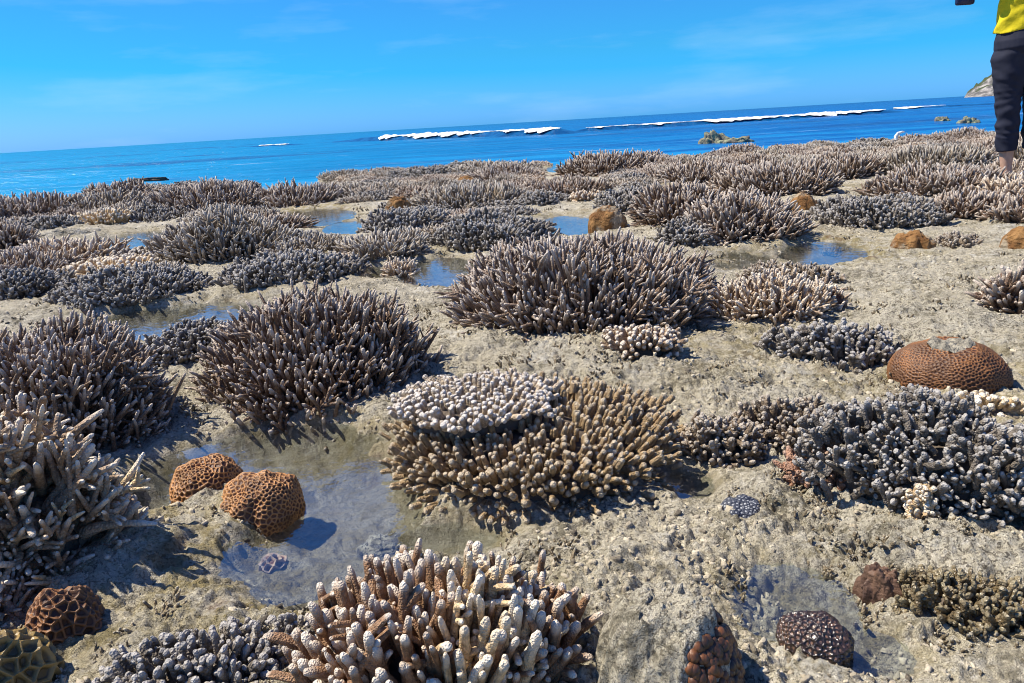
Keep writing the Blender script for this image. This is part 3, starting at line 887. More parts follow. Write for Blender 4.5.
honeycomb('brain_coral', (890, 1002, 341, 392), 3.5, 'h_brown', 'big reddish brown brain coral dome with a dead pale top', seed=9, k=0.8, flat=0.8, dead_top=0.42, rough=0.05)
honeycomb('star_coral', (718, 763, 496, 524), 4.0, 'h_blue', 'flat dark blue grey star coral disc on the sandy rock', seed=10, k=1.0, amp=0.05)
honeycomb('honeycomb_coral', (774, 850, 613, 662), 6.0, 'h_dark', 'dark brown wet honeycomb coral disc in the lower right shallows', seed=11, k=0.9, amp=0.08)

# dead boulder with a live rim
root = link('dead_coral_boulder', None)
c, z, rx, ry, h, depth, yaw = fit(590, 742, 586, 725, k=0.9)
h = max(h, 0.05)
root.location = (c[0], c[1], z); root.rotation_euler = (0, 0, -yaw)
V, Q = dome(rx, ry, h, 5.5, 60, 120, low=-0.05, amp=0.12)
V[:, 2] = np.minimum(V[:, 2], h * 0.8 + 0.1 * V[:, 2])
V += 0.005 * np.stack([fbm(V[:, 0] * 60, V[:, 1] * 60, 4)] * 3, 1)
link('dead_rock', mesh('dead_rock', V, Q), MAT['reef'], root)
# rim of living knobs along its right flank
g = np.random.default_rng(77)
kn = []
for i in range(280):
    a = g.uniform(-1.2, 0.9); zz = g.uniform(0.05, 0.75)
    q = math.sqrt(1 - zz * zz) * 1.0
    kn.append((rx * q * math.cos(a), ry * q * math.sin(a), h * zz * 0.95))
kn = np.array(kn)
me_k = mesh('knob', *dome(0.0066, 0.0060, 0.0058, 3.0, 5, 8, low=-0.004))
me_k.materials.append(MAT['rim'])
for p in kn:
    o = bpy.data.objects.new('knob', me_k); COL.objects.link(o); o.parent = root; o.location = p
    o.rotation_euler = (0, 0.9, math.atan2(p[1], p[0])); o.scale = [g.uniform(0.7, 1.3)] * 3
tag(root, 'pale dead coral boulder with a dark brown living rim at the bottom edge', 'rock')
rock('submerged_rock', (858, 902, 556, 604), 'dark_rock', 'reddish brown submerged rock beside the wet olive coral', seed=3, hmul=0.7)
rock('submerged_rock', (362, 410, 528, 556), 'reef', 'smooth flat cobble in the near pool above the tan fingers', seed=5, hmul=0.5)
rock('orange_rock', (587, 627, 206, 228), 'orange_rock', 'orange algae-covered boulder standing in a small blue pool', seed=7, k=0.7, amp=0.12)
rock('orange_rock', (788, 817, 194, 211), 'orange_rock', 'orange brown boulder right of the dark bush corals', seed=9, k=0.7, amp=0.12)
rock('orange_rock', (1003, 1050, 226, 250), 'orange_rock', 'orange brown boulder cut by the right edge', seed=11, k=0.7, amp=0.12)
rock('orange_rock', (893, 932, 232, 250), 'orange_rock', 'low half-crusted orange boulder on the open rubble at right', seed=13, k=0.7, amp=0.2)
rock('orange_rock', (812, 846, 289, 312), 'h_brown', 'brown dome half hidden behind the splayed pale bush coral', seed=15, k=0.6, amp=0.1)
rock('orange_rock', (386, 412, 197, 212), 'orange_rock', 'small ochre boulder among the grey corals left of centre', seed=16, k=0.6, amp=0.12)
rock('orange_rock', (457, 477, 176, 184), 'orange_rock', 'small rust red boulder near the water beyond the centre', seed=17, k=0.6, amp=0.12)
rock('flat_rock', (26, 108, 226, 243), 'reef', 'flat pale slab of bare rock among the far left corals', seed=19, k=0.45, amp=0.15, hmul=0.8)
# rocks awash in the sea
def sea_rock(box, mat, label, seed, k=0.5):
    c, z, rx, ry, h, depth, yaw = fit(*box, k=k, z0=SEA_Z, hmin=0.01)
    V, Q = dome(rx, ry, h, seed * 3.1, 16, 50, low=-0.2, amp=0.6)
    o = link('sea_rock', mesh('sea_rock', V, Q), MAT[mat], loc=(c[0], c[1], SEA_Z)); o.rotation_euler = (0, 0, -yaw)
    tag(o, label, 'rock', 'rocks awash beyond the reef edge')
sea_rock((703, 728, 133.5, 143), 'green_rock', 'greenish rock awash in the sea, largest one beyond the reef edge', 3)
sea_rock((724, 752, 137.5, 142.5), 'green_rock', 'low rock tailing off right of the greenish sea rock', 5)
sea_rock((935, 949, 117.5, 122.5), 'green_rock', 'left of the two small sea rocks near the person', 7)
sea_rock((960, 976, 118.5, 124), 'green_rock', 'right of the two small sea rocks near the person', 9)
sea_rock((128, 164, 178.5, 181.5), 'dark_rock', 'flat dark rock awash off the far left reef edge', 11)

# ------------------------------------------------------------------ middle-distance colonies
MIDG = 'mid-distance coral colonies'
MID = [
    # left block, front to back
    ((-30, 60, 268, 300), 'slate', 7, 'slate', 'dark slate knobby coral at the left edge under the grey ledge coral'),
    ((60, 203, 268, 302), 'slate', 7, 'slate', 'wide dark slate knobby coral above the long left pool'),
    ((-20, 76, 270, 286), 'knob', 6, 'grey', 'grey ledge-like knob coral at the left edge'),
    ((76, 160, 256, 276), 'knob', 6, 'cream', 'yellowish knob coral behind the wide slate coral'),
    ((-15, 118, 240, 272), 'stag', 7, 'pale', 'pale long-fingered bush coral at the far left edge'),
    ((-30, 38, 222, 250), 'stag', 5.5, 'brown', 'dark brown bush coral at the left edge beside the flat pale slab'),
    ((118, 200, 244, 264), 'knob', 5.5, 'grey', 'low grey knob coral right of the pale long-fingered bush'),
    ((218, 362, 252, 284), 'slate', 7, 'slate', 'dark slate coral bank behind the pale rubble strip'),
    ((156, 300, 213, 262), 'stag', 5.5, 'grey', 'broad grey bush coral on the left between two small pools'),
    ((262, 345, 236, 258), 'stag', 5.5, 'grey', 'grey bush coral right of the broad grey one'),
    ((338, 432, 230, 261), 'stag', 6, 'grey', 'grey bush coral left of the blue pool near the centre'),
    ((380, 420, 258, 278), 'stag', 5.5, 'pale', 'tiny pale bush coral standing between two blue pools'),
    ((365, 450, 208, 236), 'slate', 6, 'slate', 'slate coral left of centre behind the grey bushes'),
    ((430, 548, 214, 250), 'slate', 6, 'slate', 'wide slate coral behind the largest bush on its left'),
    ((408, 530, 184, 212), 'stag', 4.8, 'grey', 'grey long-fingered bush coral left of the orange boulder'),
    ((520, 560, 190, 206), 'slate', 5, 'slate', 'small slate coral left of the orange boulder in the pool'),
    ((570, 602, 190, 202), 'knob', 4.5, 'pale', 'little pale knob coral behind the orange boulder in the pool'),
    ((598, 660, 188, 214), 'slate', 5.5, 'slate', 'slate coral right behind the orange boulder in the pool'),
    ((632, 735, 182, 226), 'stag', 5.5, 'brown', 'brown topped bush coral right of the orange boulder in the pool'),
    ((678, 806, 192, 243), 'stag', 6.0, 'mauve', 'dark round bush coral with pale outer fingers right of centre'),
    ((655, 720, 220, 246), 'slate', 6, 'slate', 'grey knobby coral in front of the dark round bush'),
    ((720, 836, 160, 196), 'stag', 4.8, 'mauve', 'round bush coral behind the right orange boulder'),
    ((812, 938, 194, 228), 'slate', 6, 'slate', 'long slate coral bank right of the right orange boulder'),
    ((926, 1016, 190, 220), 'stag', 5.5, 'brown', 'brown bush coral at the right end of the slate bank'),
    ((872, 1000, 164, 198), 'stag', 5.2, 'mauve', 'large bush coral left of the standing person'),
    ((978, 1060, 175, 204), 'stag', 6, 'pale', 'tangled pale bush coral in front of the bare ankle'),
    ((862, 985, 145, 176), 'stag', 4.5, 'grey', 'wide far bush coral left of the standing person'),
    ((800, 880, 152, 180), 'stag', 4.5, 'mauve', 'far mauve bush coral two thirds across by the water'),
    ((1000, 1060, 140, 168), 'stag', 4.5, 'grey', 'far bush coral behind the standing person'),
    ((85, 160, 181, 202), 'stag', 4.5, 'brown', 'brown dome coral standing at the far left water edge'),
    ((-20, 92, 194, 222), 'stag', 5, 'mauve', 'mauve bush coral by the water at the far left edge'),
    ((60, 150, 192, 216), 'stag', 5, 'grey', 'grey bush coral just in front of the far left dome'),
    ((125, 215, 204, 230), 'slate', 5.2, 'slate', 'dark slate coral right of the flat pale slab'),
    ((150, 270, 182, 214), 'stag', 4.8, 'mauve', 'wide mauve bush coral at the left water edge'),
    ((240, 340, 184, 213), 'stag', 4.6, 'mauve', 'mauve bush coral left of centre beside a far pool'),
    ((80, 130, 210, 226), 'knob', 4.5, 'cream', 'small ochre knob coral behind the flat pale slab'),
    ((35, 80, 214, 232), 'slate', 5, 'slate', 'small slate coral left behind the flat pale slab'),
    ((735, 830, 262, 284), 'slate', 6.5, 'slatebrown', 'low grey brown coral behind the splayed pale bush'),
    ((935, 978, 232, 248), 'slate', 6, 'slatebrown', 'little dark coral tuft on the open rubble at right'),
    ((820, 846, 246, 258), 'slate', 5, 'slatebrown', 'tiny dark coral standing in the right-hand blue pool'),
    ((560, 650, 152, 176), 'stag', 4.2, 'brown', 'brown bush coral by the water right of centre'),
    ((660, 742, 160, 184), 'stag', 4.4, 'mauve', 'mauve bush coral by the water near the greenish sea rock'),
]
LAND = []
SHORT = {4: 'pale long-fingered left bush', 8: 'broad grey left bush', 13: 'wide slate coral behind centre', 14: 'grey bush near orange boulder', 18: 'brown topped bush right of centre',
         19: 'dark round bush right of centre', 21: 'round bush behind right orange boulder', 22: 'long slate bank at right', 24: 'large bush left of the person', 26: 'wide far bush left of the person',
         27: 'far mauve bush by the water', 28: 'bush behind the person', 29: 'far left waterside dome', 30: 'mauve bush at far left edge', 33: 'wide mauve left waterside bush',
         34: 'mauve bush beside the far pool', 40: 'brown waterside bush', 41: 'mauve bush near the greenish sea rock', 12: 'slate coral left of centre', 23: 'brown bush ending the slate bank', 25: 'tangled bush before the bare ankle'}
for i, (box, tn, wp, mt, lab) in enumerate(MID):
    o = colony('knobby_coral' if tn == 'slate' else ('knob_coral' if tn == 'knob' else B), box, tn, wp, mt, lab, group=MIDG, seed=200 + i, k=1.0, rough=0.22)
    if i in SHORT: LAND.append((SHORT[i], o))

# ------------------------------------------------------------------ far coral carpet: copies of a few colonies
PROTO = []
for i, (tn, rx, ry, h, rad, mt) in enumerate((
        ('stag', .34, .30, .15, .0085, 'mauve'), ('stag', .26, .24, .13, .0085, 'brown'), ('stag', .40, .32, .14, .0088, 'grey'), ('slate', .32, .26, .11, .0125, 'slate'),
        ('stag', .22, .2, .12, .0085, 'grey'), ('slate', .2, .18, .09, .012, 'slate'), ('stag', .36, .3, .13, .0085, 'brown'), ('knob', .24, .2, .08, .0085, 'pale'))):
    base, tip, rr, g = layout(rx, ry, h, rad, tn, 500 + i, 0.25)
    V, Q, T, A, Rn = joined(base, tip, rr, g, tn, 'lo')
    Vc, Qc = dome(rx * .75, ry * .75, h * .65, i * 1.3); nq = len(V)
    V = np.vstack([V, Vc]); Q = np.vstack([Q, Qc + nq]); A = np.concatenate([A, np.zeros(len(Vc))]); Rn = np.concatenate([Rn, np.zeros(len(Vc))])
    me = mesh('far_coral', V, Q, T, {'tip': A, 'rnd': Rn}); me.materials.append(MAT[mt])
    PROTO.append((me, max(rx, ry), tn))
BARE = [ellipse_world(*e) for e in ((66, 236, 50, 9), (300, 290, 130, 14), (900, 250, 140, 40), (600, 206, 40, 10), (790, 215, 40, 16), (150, 320, 130, 20), (420, 200, 0.1, 0.1),
                                    (690, 182, 30, 8), (860, 186, 40, 10), (330, 214, 40, 8))]
g = np.random.default_rng(42)
count = 0
CARPET = []
KEEP = ((540, 200, 632, 230), (412, 255, 470, 282), (785, 190, 820, 214), (785, 238, 865, 262), (95, 300, 232, 335), (98, 230, 175, 246), (333, 218, 366, 233), (365, 262, 390, 280), (20, 222, 110, 244), (890, 225, 1024, 255), (270, 180, 315, 194), (555, 160, 580, 172), (660, 172, 720, 190), (840, 176, 890, 190))
for tries in range(12000):
    Y = 3.6 + (11.6 - 3.6) * g.uniform() ** 0.8
    X = g.uniform(-1, 1) * (0.69 * Y + 0.55)
    if Y > edge_y(np.array(X)) - 0.1: continue
    me, r0, tn = PROTO[g.integers(len(PROTO))]
    s = g.uniform(0.75, 1.3); rad = r0 * s
    if any((X - a) ** 2 + (Y - b) ** 2 < (0.52 * (c_ + rad)) ** 2 for a, b, c_ in PLACED): continue
    bad = False
    for gp in POOLS:
        for c, d, rx, ry, dep, sn in gp:
            dx, dy = X - c[0], Y - c[1]
            v = dx * d[0] + dy * d[1]; u = dx * d[1] - dy * d[0]
            if (u / (rx + rad * .8)) ** 2 + (v / (ry + rad * .8)) ** 2 < 1: bad = True
    for c, d, rx, ry in BARE:
        dx, dy = X - c[0], Y - c[1]
        v = dx * d[0] + dy * d[1]; u = dx * d[1] - dy * d[0]
        if (u / (rx + rad * .7)) ** 2 + (v / (ry + rad * .7)) ** 2 < 1: bad = True
    fx, fy, fd = proj((X, Y, 0.0)); fr_ = rad * FPX / fd; ft = proj((X, Y, 0.16 * s))[1]
    for x0, y0, x1, y1 in KEEP:
        if fx + fr_ > x0 and fx - fr_ < x1 and fy + fr_ * 0.12 > y0 and ft < y1 and fy > (y0 + y1) / 2: bad = True
    if bad: continue
    PLACED.append((X, Y, rad))
    z = float(terrain(np.array(X), np.array(Y), False)[0])
    o = bpy.data.objects.new('knobby_coral' if tn == 'slate' else B, me); COL.objects.link(o)
    o.location = (X, Y, z - 0.01); o.rotation_euler = (0, 0, g.uniform(0, 6.28))
    o.scale = (s * g.uniform(0.9, 1.1), s * g.uniform(0.9, 1.1), s * g.uniform(0.6, 1.0))
    CARPET.append((o, tn, me.materials[0].name.split('_')[0], X, Y)); count += 1
    if count >= 345: break
# each copy is named after the landmark nearest to it
ORD = ['nearest', 'second nearest', 'third nearest', 'fourth nearest', 'fifth nearest', 'sixth nearest', 'seventh nearest', 'eighth nearest', 'ninth nearest', 'tenth nearest', 'eleventh nearest', 'twelfth nearest', 'thirteenth nearest', 'fourteenth nearest', 'fifteenth nearest', 'sixteenth nearest', 'seventeenth nearest', 'eighteenth nearest', 'nineteenth nearest', 'twentieth nearest', 'farthest but one', 'farthest']
marks = [(lab, o_.location.x, o_.location.y) for lab, o_ in LAND]
seen = {}
for o, tn, colr, X, Y in CARPET:
    lab, lx, ly = min(marks, key=lambda m_: (m_[1] - X) ** 2 + (m_[2] - Y) ** 2)
    b0, b1 = math.atan2(lx, ly), math.atan2(X, Y)
    side = (b1 - b0) * ly; far_ = math.hypot(X, Y) - math.hypot(lx, ly)
    rel = ('right of' if side > 0 else 'left of') if abs(side) > abs(far_) else ('beyond' if far_ > 0 else 'in front of')
    what = {'slate': 'knobby coral', 'knob': 'low knob coral', 'stag': 'bush coral'}[tn]
    seen.setdefault((colr, what, rel, lab), []).append((math.hypot(X - lx, Y - ly), o))
for (colr, what, rel, lab), lst in seen.items():
    lst.sort(key=lambda t_: t_[0])
    for i_, (dd, o) in enumerate(lst):
        pre = '' if len(lst) == 1 else ORD[min(i_, 21)] + ' '
        tag(o, ('%s%s %s %s the %s' % (pre, colr, what, rel, lab)), 'coral', 'corals of the far coral carpet')
print('far corals', count)

# ------------------------------------------------------------------ loose rubble (nobody could count it)
def rubble():
    g = np.random.default_rng(8)
    n = 15000
    r = 0.55 * (7.0 / 0.55) ** g.uniform(0, 1, n); a = g.uniform(-0.75, 0.75, n)
    x, y = r * np.sin(a), r * np.cos(a)
    keep = perlin(x * 3.1, y * 3.1) + 0.25 * perlin(x * 11, y * 11) > -0.12
    x, y, r = x[keep], y[keep], r[keep]; n = len(x)
    z, inside, carve, sand = terrain(x, y)
    ok = sand < 0.3; x, y, z, r = x[ok], y[ok], z[ok], r[ok]; n = len(x)
    sz = np.clip(g.lognormal(math.log(0.0030), 0.45, n) * (0.8 + 0.2 * r), 0.0014, 0.0052)
    bv, bq = dome(1, 1, 1, 2.2, 4, 5, low=-0.6, amp=0.9)
    S = np.stack([sz * g.uniform(.8, 1.9, n), sz * g.uniform(.6, 1.1, n), sz * g.uniform(.5, 1.1, n)], 1)
    ang = g.uniform(0, 6.28, n); ca, sa = np.cos(ang), np.sin(ang)
    V = bv[None] * S[:, None, :] * (1 + 0.18 * g.normal(size=(n, len(bv), 1)))
    X = V[..., 0] * ca[:, None] - V[..., 1] * sa[:, None] + x[:, None]
    Yv = V[..., 0] * sa[:, None] + V[..., 1] * ca[:, None] + y[:, None]
    Zv = V[..., 2] + z[:, None]
    Q = (bq[None] + (np.arange(n) * len(bv))[:, None, None]).reshape(-1, 4)
    m = n * len(bv)
    o = link('coral_rubble', mesh('coral_rubble', np.stack([X, Yv, Zv], -1).reshape(-1, 3), Q, attrs={'rnd': np.repeat(g.uniform(0, 1, n), len(bv))}, smooth=False), MAT['rubble'])
    tag(o, 'loose coral rubble scattered over the reef flat', 'rubble', kind='stuff')
rubble()

def turf():
    """tiny coral nubs and algal tufts crusting the open rock in patches"""
    g = np.random.default_rng(19)
    n = 9000
    r = 0.7 * (7.5 / 0.7) ** g.uniform(0, 1, n); a = g.uniform(-0.72, 0.72, n)
    x, y = r * np.sin(a), r * np.cos(a)
    keep = fbm(x * 2.6 + 3, y * 2.6, 4, 0.6) > g.uniform(0.0, 0.5, n)
    x, y, r = x[keep], y[keep], r[keep]
    z, inside, carve, sand = terrain(x, y)
    ok = carve < 0.012
    x, y, z, r = x[ok], y[ok], z[ok], r[ok]; n = len(x)
    k = 5
    sz = np.repeat(g.uniform(0.006, 0.015, n) * (0.8 + 0.15 * r), k)
    cx, cy, cz = (np.repeat(q, k) for q in (x, y, z))
    m = len(cx)
    base = np.stack([cx + g.normal(0, 1, m) * sz * 0.7, cy + g.normal(0, 1, m) * sz * 0.7, cz - 0.004], 1)
    d = np.stack([g.normal(0, .5, m), g.normal(0, .5, m), np.ones(m)], 1)
    tip = base + d * (sz * g.uniform(0.5, 1.1, m))[:, None]
    V, Q, T, A, Rn = joined(base, tip, sz * 0.22, g, 'knob', 'lo')
    o = link('coral_turf', mesh('coral_turf', V, Q, T, {'tip': A, 'rnd': Rn}), MAT['turf'])
    tag(o, 'patchy turf of tiny dark coral nubs on the open reef rock', 'coral turf', kind='stuff')
MAT['turf'] = coral_mat('turf_nubs', (0.10, 0.088, 0.06), (0.20, 0.175, 0.125), (0.42, 0.385, 0.30), cell=420)
turf()

# ------------------------------------------------------------------ rocky headland on the horizon
def headland():
    p = at_dist(963, 96.5, 420.0)
    nx, ny = 120, 50
    u = np.linspace(0, 1, nx); v = np.linspace(0, 1, ny)
    U, Vv = np.meshgrid(u, v, indexing='ij')
    Lx, Ly = 150.0, 90.0
    x = U * Lx; y = Vv * Ly
    ridge = np.clip(np.where(Vv < 0.45, Vv / 0.45, (1 - Vv) / 0.55), 0, 1) ** 0.8
    prof = np.minimum(17 * (U * Lx / 19) ** 0.8, 38) * sstep(1.0, 0.8, U)
    z = prof * ridge * (1 + 0.16 * fbm(x * 0.06, y * 0.06, 4)) + 1.6 * fbm(x * 0.3, y * 0.3, 3) * ridge - 1.0 * (1 - ridge)
    nm = 'headland'
    V = np.stack([x, y, z], -1).reshape(-1, 3)
    green = sstep(0.12, 0.3, (z / 34) * 0.9 + 0.35 * fbm(x * 0.08 + 4, y * 0.08, 3) + 0.2 * (Vv - 0.4)).ravel()
    t = NT('headland_rock')
    rockc = t.mix(t.rmap(t.noise(0.22, 5, 0.65), 0.4, 0.62), (0.13, 0.125, 0.12), (0.40, 0.375, 0.35))
    c = t.mix(t.attr('green'), rockc, t.mix(t.noise(0.5, 4), (0.04, 0.06, 0.03), (0.09, 0.11, 0.05)))
    m = t.out(c, 0.9, 0.1, t.bump(t.noise(0.6, 5, 0.7), 0.9, 1.5))
    o = link(nm, mesh(nm, V, grid_faces(nx, ny)[:, ::-1], None, {'green': green}), m, loc=(p[0], p[1], 0))
    o.rotation_euler = (0, 0, R(-31))
    tag(o, 'grey rocky headland with scrub on top at the right horizon', 'headland', kind='structure')
headland()

# ------------------------------------------------------------------ the person
def loft(secs, sides=26, cap=True):
    """secs: list of (centre, rx, ry); rings in the XY plane"""
    V = []
    for c, a, b in secs:
        t = np.arange(sides) * 2 * np.pi / sides
        V.append(np.stack([c[0] + a * np.cos(t), c[1] + b * np.sin(t), np.full(sides, c[2])], 1))
    V = np.vstack(V); q = grid_faces(len(secs), sides, True)
    n = len(secs)
    V = np.vstack([V, secs[0][0], secs[-1][0]])
    b0, b1 = n * sides, n * sides + 1
    tri = [((i + 1) % sides, i, b0) for i in range(sides)] + [((n - 1) * sides + i, (n - 1) * sides + (i + 1) % sides, b1) for i in range(sides)]
    return V, q, np.array(tri)

def limb(pts, rads, sides=18, n=24):
    pts = np.asarray(pts, float); rads = np.asarray(rads, float)
    s = np.linspace(0, len(pts) - 1, n)
    P = np.stack([np.interp(s, range(len(pts)), pts[:, k]) for k in range(3)], 1)
    for _ in range(2):
        P[1:-1] = 0.25 * P[:-2] + 0.5 * P[1:-1] + 0.25 * P[2:]
    r = np.interp(s, range(len(pts)), rads)
    V, q, t = tube(P, r, sides)
    V = np.vstack([V, P[0]]); b = len(V) - 1
    t2 = np.array([((i + 1) % sides, i, b) for i in range(sides)])
    return V, q, np.vstack([t, t2])

def fuse(parts, name, mat, parent, voxel, smooth_it=6):
    V, Q, T, off = [], [], [], 0
    for v, q, t in parts:
        V.append(v); Q.append(q + off); T.append(t + off); off += len(v)
    o = link(name, mesh(name, np.vstack(V), np.vstack(Q), np.vstack(T)), mat, parent)
    m = o.modifiers.new('remesh', 'REMESH'); m.mode = 'VOXEL'; m.voxel_size = voxel; m.use_smooth_shade = True
    s = o.modifiers.new('smooth', 'SMOOTH'); s.iterations = smooth_it; s.factor = 0.5
    return o

def person():
    foot = at(1009, 184.0, 0.0)
    PY = foot[1]
    sc = 1.0
    # local frame: x right, y away from camera, z up; left foot at x=-0.10
    root = link('person', None, loc=(foot[0] + 0.072, foot[1], 0.0)); root.rotation_euler = (0, R(-5.0), R(-6))
    PM = Matrix.Translation(root.location) @ root.rotation_euler.to_matrix().to_4x4()
    skin = simple('skin', (0.52, 0.31, 0.21), (0.58, 0.36, 0.25), 30, 0.55, 0.1, 0.002)
    navy = NT('navy_denim')
    navy_m = navy.out(navy.mix(navy.noise(14, 3), (0.012, 0.014, 0.026), (0.03, 0.033, 0.055)), 0.75, 0.2, navy.bump(navy.noise(700, 2), 0.3, 0.001))
    yel = NT('yellow_cotton')
    yel_m = yel.out(yel.mix(yel.noise(10, 3), (0.56, 0.45, 0.012), (0.66, 0.55, 0.025)), 0.85, 0.15, yel.bump(yel.noise(13, 3), 0.5, 0.02))
    hair_m = simple('dark_hair', (0.012, 0.009, 0.008), (0.03, 0.022, 0.018), 120, 0.45, 0.6, 0.004)
    case = at_dist(964.5, 5.0, foot[1] + 0.12)
    hand = np.array(PM.inverted() @ Vector((case[0] + 0.045, case[1] - 0.012, case[2] + 0.085)))
    parts = [
        loft([((0, 0, .90), .14, .10), ((0, 0, .98), .165, .115), ((0, 0, 1.08), .13, .095), ((0, 0, 1.2), .14, .10), ((0, 0, 1.32), .165, .105), ((0, 0, 1.40), .15, .085), ((0, 0, 1.45), .06, .06)]),
        limb([(0, 0, 1.38), (0, 0.01, 1.47), (0, 0.02, 1.52)], [.058, .053, .052]),
        loft([((0, .02, 1.475), .035, .05), ((0, .025, 1.50), .058, .078), ((0, .02, 1.55), .070, .090), ((0, .015, 1.60), .075, .096), ((0, .01, 1.65), .070, .090), ((0, .01, 1.69), .045, .06), ((0, .01, 1.705), .015, .02)]),
        limb([(0, .105, 1.575), (0, .122, 1.545), (0, .108, 1.535)], [.008, .013, .010], 10, 8),
        limb([(-.15, 0, 1.40), (-.26, -.03, 1.345), tuple(hand + [0.10, -.06, .015]), tuple(hand + [0.04, -.02, 0.0])], [.05, .040, .036, .024]),
        limb([(.15, 0, 1.39), (.22, -.02, 1.14), (.24, .05, .92), (.24, .08, .88)], [.05, .040, .030, .024]),
    ]
    for s in (-1, 1):
        x0 = s * .085; x1 = s * .082
        parts.append(limb([(x0, 0, .92), (x0, .0, .75), (x1, -.005, .48), (x1, .012, .33), (x1, .015, .10), (x1, .01, .05)], [.088, .078, .052, .055, .034, .036]))
        parts.append(limb([(x1, .02, .035), (x1, -.06 + .10, .035), (x1 + s * .01, .12, .022), (x1 + s * .012, .175, .016)], [.034, .036, .034, .02]))
        parts.append(limb([(x1, .01, .06), (x1, -.02, .03), (x1, -.03, .028)], [.03, .03, .022], 12, 8))
        ear = s * .076
        parts.append(limb([(ear, .0, 1.60), (ear + s * .008, -.005, 1.58), (ear, 0, 1.555)], [.008, .014, .008], 8, 6))
        # fingers and thumb
        hb = hand if s < 0 else np.array([.24, .09, .87])
        if s < 0:
            parts.append(limb([hb + [.04, -.02, .0], hb + [.02, -.018, .0], hb + [.0, -.015, .015]], [.024, .034, .030], 12, 8))
            for i, L in enumerate((.9, 1.0, .95, .78)):
                zz = -.05 + i * .018
                a = hb + [-.005, -.018, zz + .02]
                parts.append(limb([a, a + np.array([-.045 * L, -.005, 0]), a + np.array([-.055 * L, .022, 0])], [.009, .0085, .007], 8, 8))
            parts.append(limb([hb + [.02, .0, .03], hb + [.0, .03, .045], hb + [-.035, .035, .045]], [.012, .010, .008], 8, 8))
        else:
            parts.append(limb([hb, hb + [0, .01, -.045], hb + [0, .015, -.08]], [.024, .036, .03], 12, 8))
            for i, L in enumerate((.9, 1.0, .95, .78)):
                a = hb + [0, -.02 + i * .02, -.08]
                parts.append(limb([a, a + np.array([-.006, .006, -.04 * L]), a + np.array([-.02, .012, -.075 * L])], [.009, .0085, .007], 8, 8))
            parts.append(limb([hb + [0, .03, -.02], hb + [-.01, .06, -.05], hb + [-.02, .065, -.085]], [.012, .010, .008], 8, 8))
    fuse(parts, 'body', skin, root, 0.0085, 4)
    for s in (-1, 1):
        e = loft([((s * .03, .098, 1.594), .002, .001), ((s * .03, .098, 1.60), .010, .008), ((s * .03, .098, 1.606), .002, .001)], 10)
        link('eye', mesh('eye', *e), hair_m, root)
    m_ = loft([((0, .098, 1.512), .004, .002), ((0, .099, 1.516), .022, .010), ((0, .098, 1.52), .004, .002)], 14)
    link('mouth', mesh('mouth', *m_), simple('lips', (.35, .12, .10), (.4, .15, .12)), root)
    # hair tied back
    fuse([loft([((0, -.03, 1.50), .045, .04), ((0, -.025, 1.55), .078, .078), ((0, -.015, 1.62), .085, .092), ((0, -.01, 1.68), .072, .085), ((0, -.005, 1.722), .03, .035)]),
          limb([(0, -.10, 1.64), (0, -.15, 1.60), (0, -.14, 1.48), (0, -.12, 1.38)], [.03, .032, .028, .012])], 'hair', hair_m, root, 0.007, 3)
    shoe_m = simple('pale_lilac_rubber', (.56, .56, .64), (.66, .66, .74), 20, .5)
    sole_m = simple('white_rubber', (.6, .6, .6), (.7, .7, .7), 20, .5)
    for s in (-1, 1):
        v_, q_ = dome(0.046, 0.13, 0.075, 4.4, 14, 30, low=0.0, amp=0.06)
        v_[:, 2] *= np.where(v_[:, 1] > 0.02, 0.72, 1.0)
        sh_ = link('shoe', mesh('shoe', v_, q_), shoe_m, root, loc=(s * .084, .055, .012))
        v_, q_ = dome(0.05, 0.138, 0.02, 1.2, 8, 30, low=-0.012, amp=0.03)
        link('sole', mesh('sole', v_, q_), sole_m, sh_)
    # trousers: seat and two cropped legs with folds
    gt = np.random.default_rng(5)
    tp = [loft([((0, -.005, .86), .155, .118), ((0, -.01, .90), .178, .132), ((0, -.008, .95), .176, .128), ((0, 0, 1.0), .158, .116), ((0, 0, 1.04), .142, .108)], 36)]
    for s in (-1, 1):
        zz = np.linspace(.90, .232, 90)
        cx = np.interp(zz, [.23, .48, .75, .90], [.083, .086, .09, .088]) * s
        cy = np.interp(zz, [.23, .33, .48, .75, .90], [.008, .008, -.004, -.004, 0])
        rx_ = np.interp(zz, [.23, .33, .48, .58, .75, .86, .90], [.060, .070, .070, .078, .096, .104, .085])
        fold = 0.003 * sstep(.25, .34, zz) * (np.abs(np.sin(zz * 62 + 1.3 * np.sin(zz * 23 + s))) ** 2.0 - 0.5) * (0.45 + np.exp(-((zz - .47) / .14) ** 2))
        secs = []
        V = []
        sides = 40
        t = np.arange(sides) * 2 * np.pi / sides
        for i, z_ in enumerate(zz):
            f = fold[i] * (0.35 + 1.3 * (0.5 + perlin(np.cos(t) * 1.3 + s * 7, np.sin(t) * 1.3 + z_ * 7))) + 0.009 * perlin(np.cos(t) * 1.1 + z_ * 16, np.sin(t) * 1.1 + s * 5 + z_ * 5)
            r = rx_[i] + f
            V.append(np.stack([cx[i] + r * np.cos(t), cy[i] + r * 1.04 * np.sin(t), z_ + 0.012 * np.sin(t * 1 + z_ * 17) * sstep(.25, .3, z_)], 1))
        V = np.vstack(V)[::-1].reshape(90, sides, 3)[:, ::-1].reshape(-1, 3)
        n = 90; q = grid_faces(n, sides, True)
        V = np.vstack([V, V[:sides].mean(0), V[-sides:].mean(0)])
        tri = [((i + 1) % sides, i, n * sides) for i in range(sides)] + [((n - 1) * sides + i, (n - 1) * sides + (i + 1) % sides, n * sides + 1) for i in range(sides)]
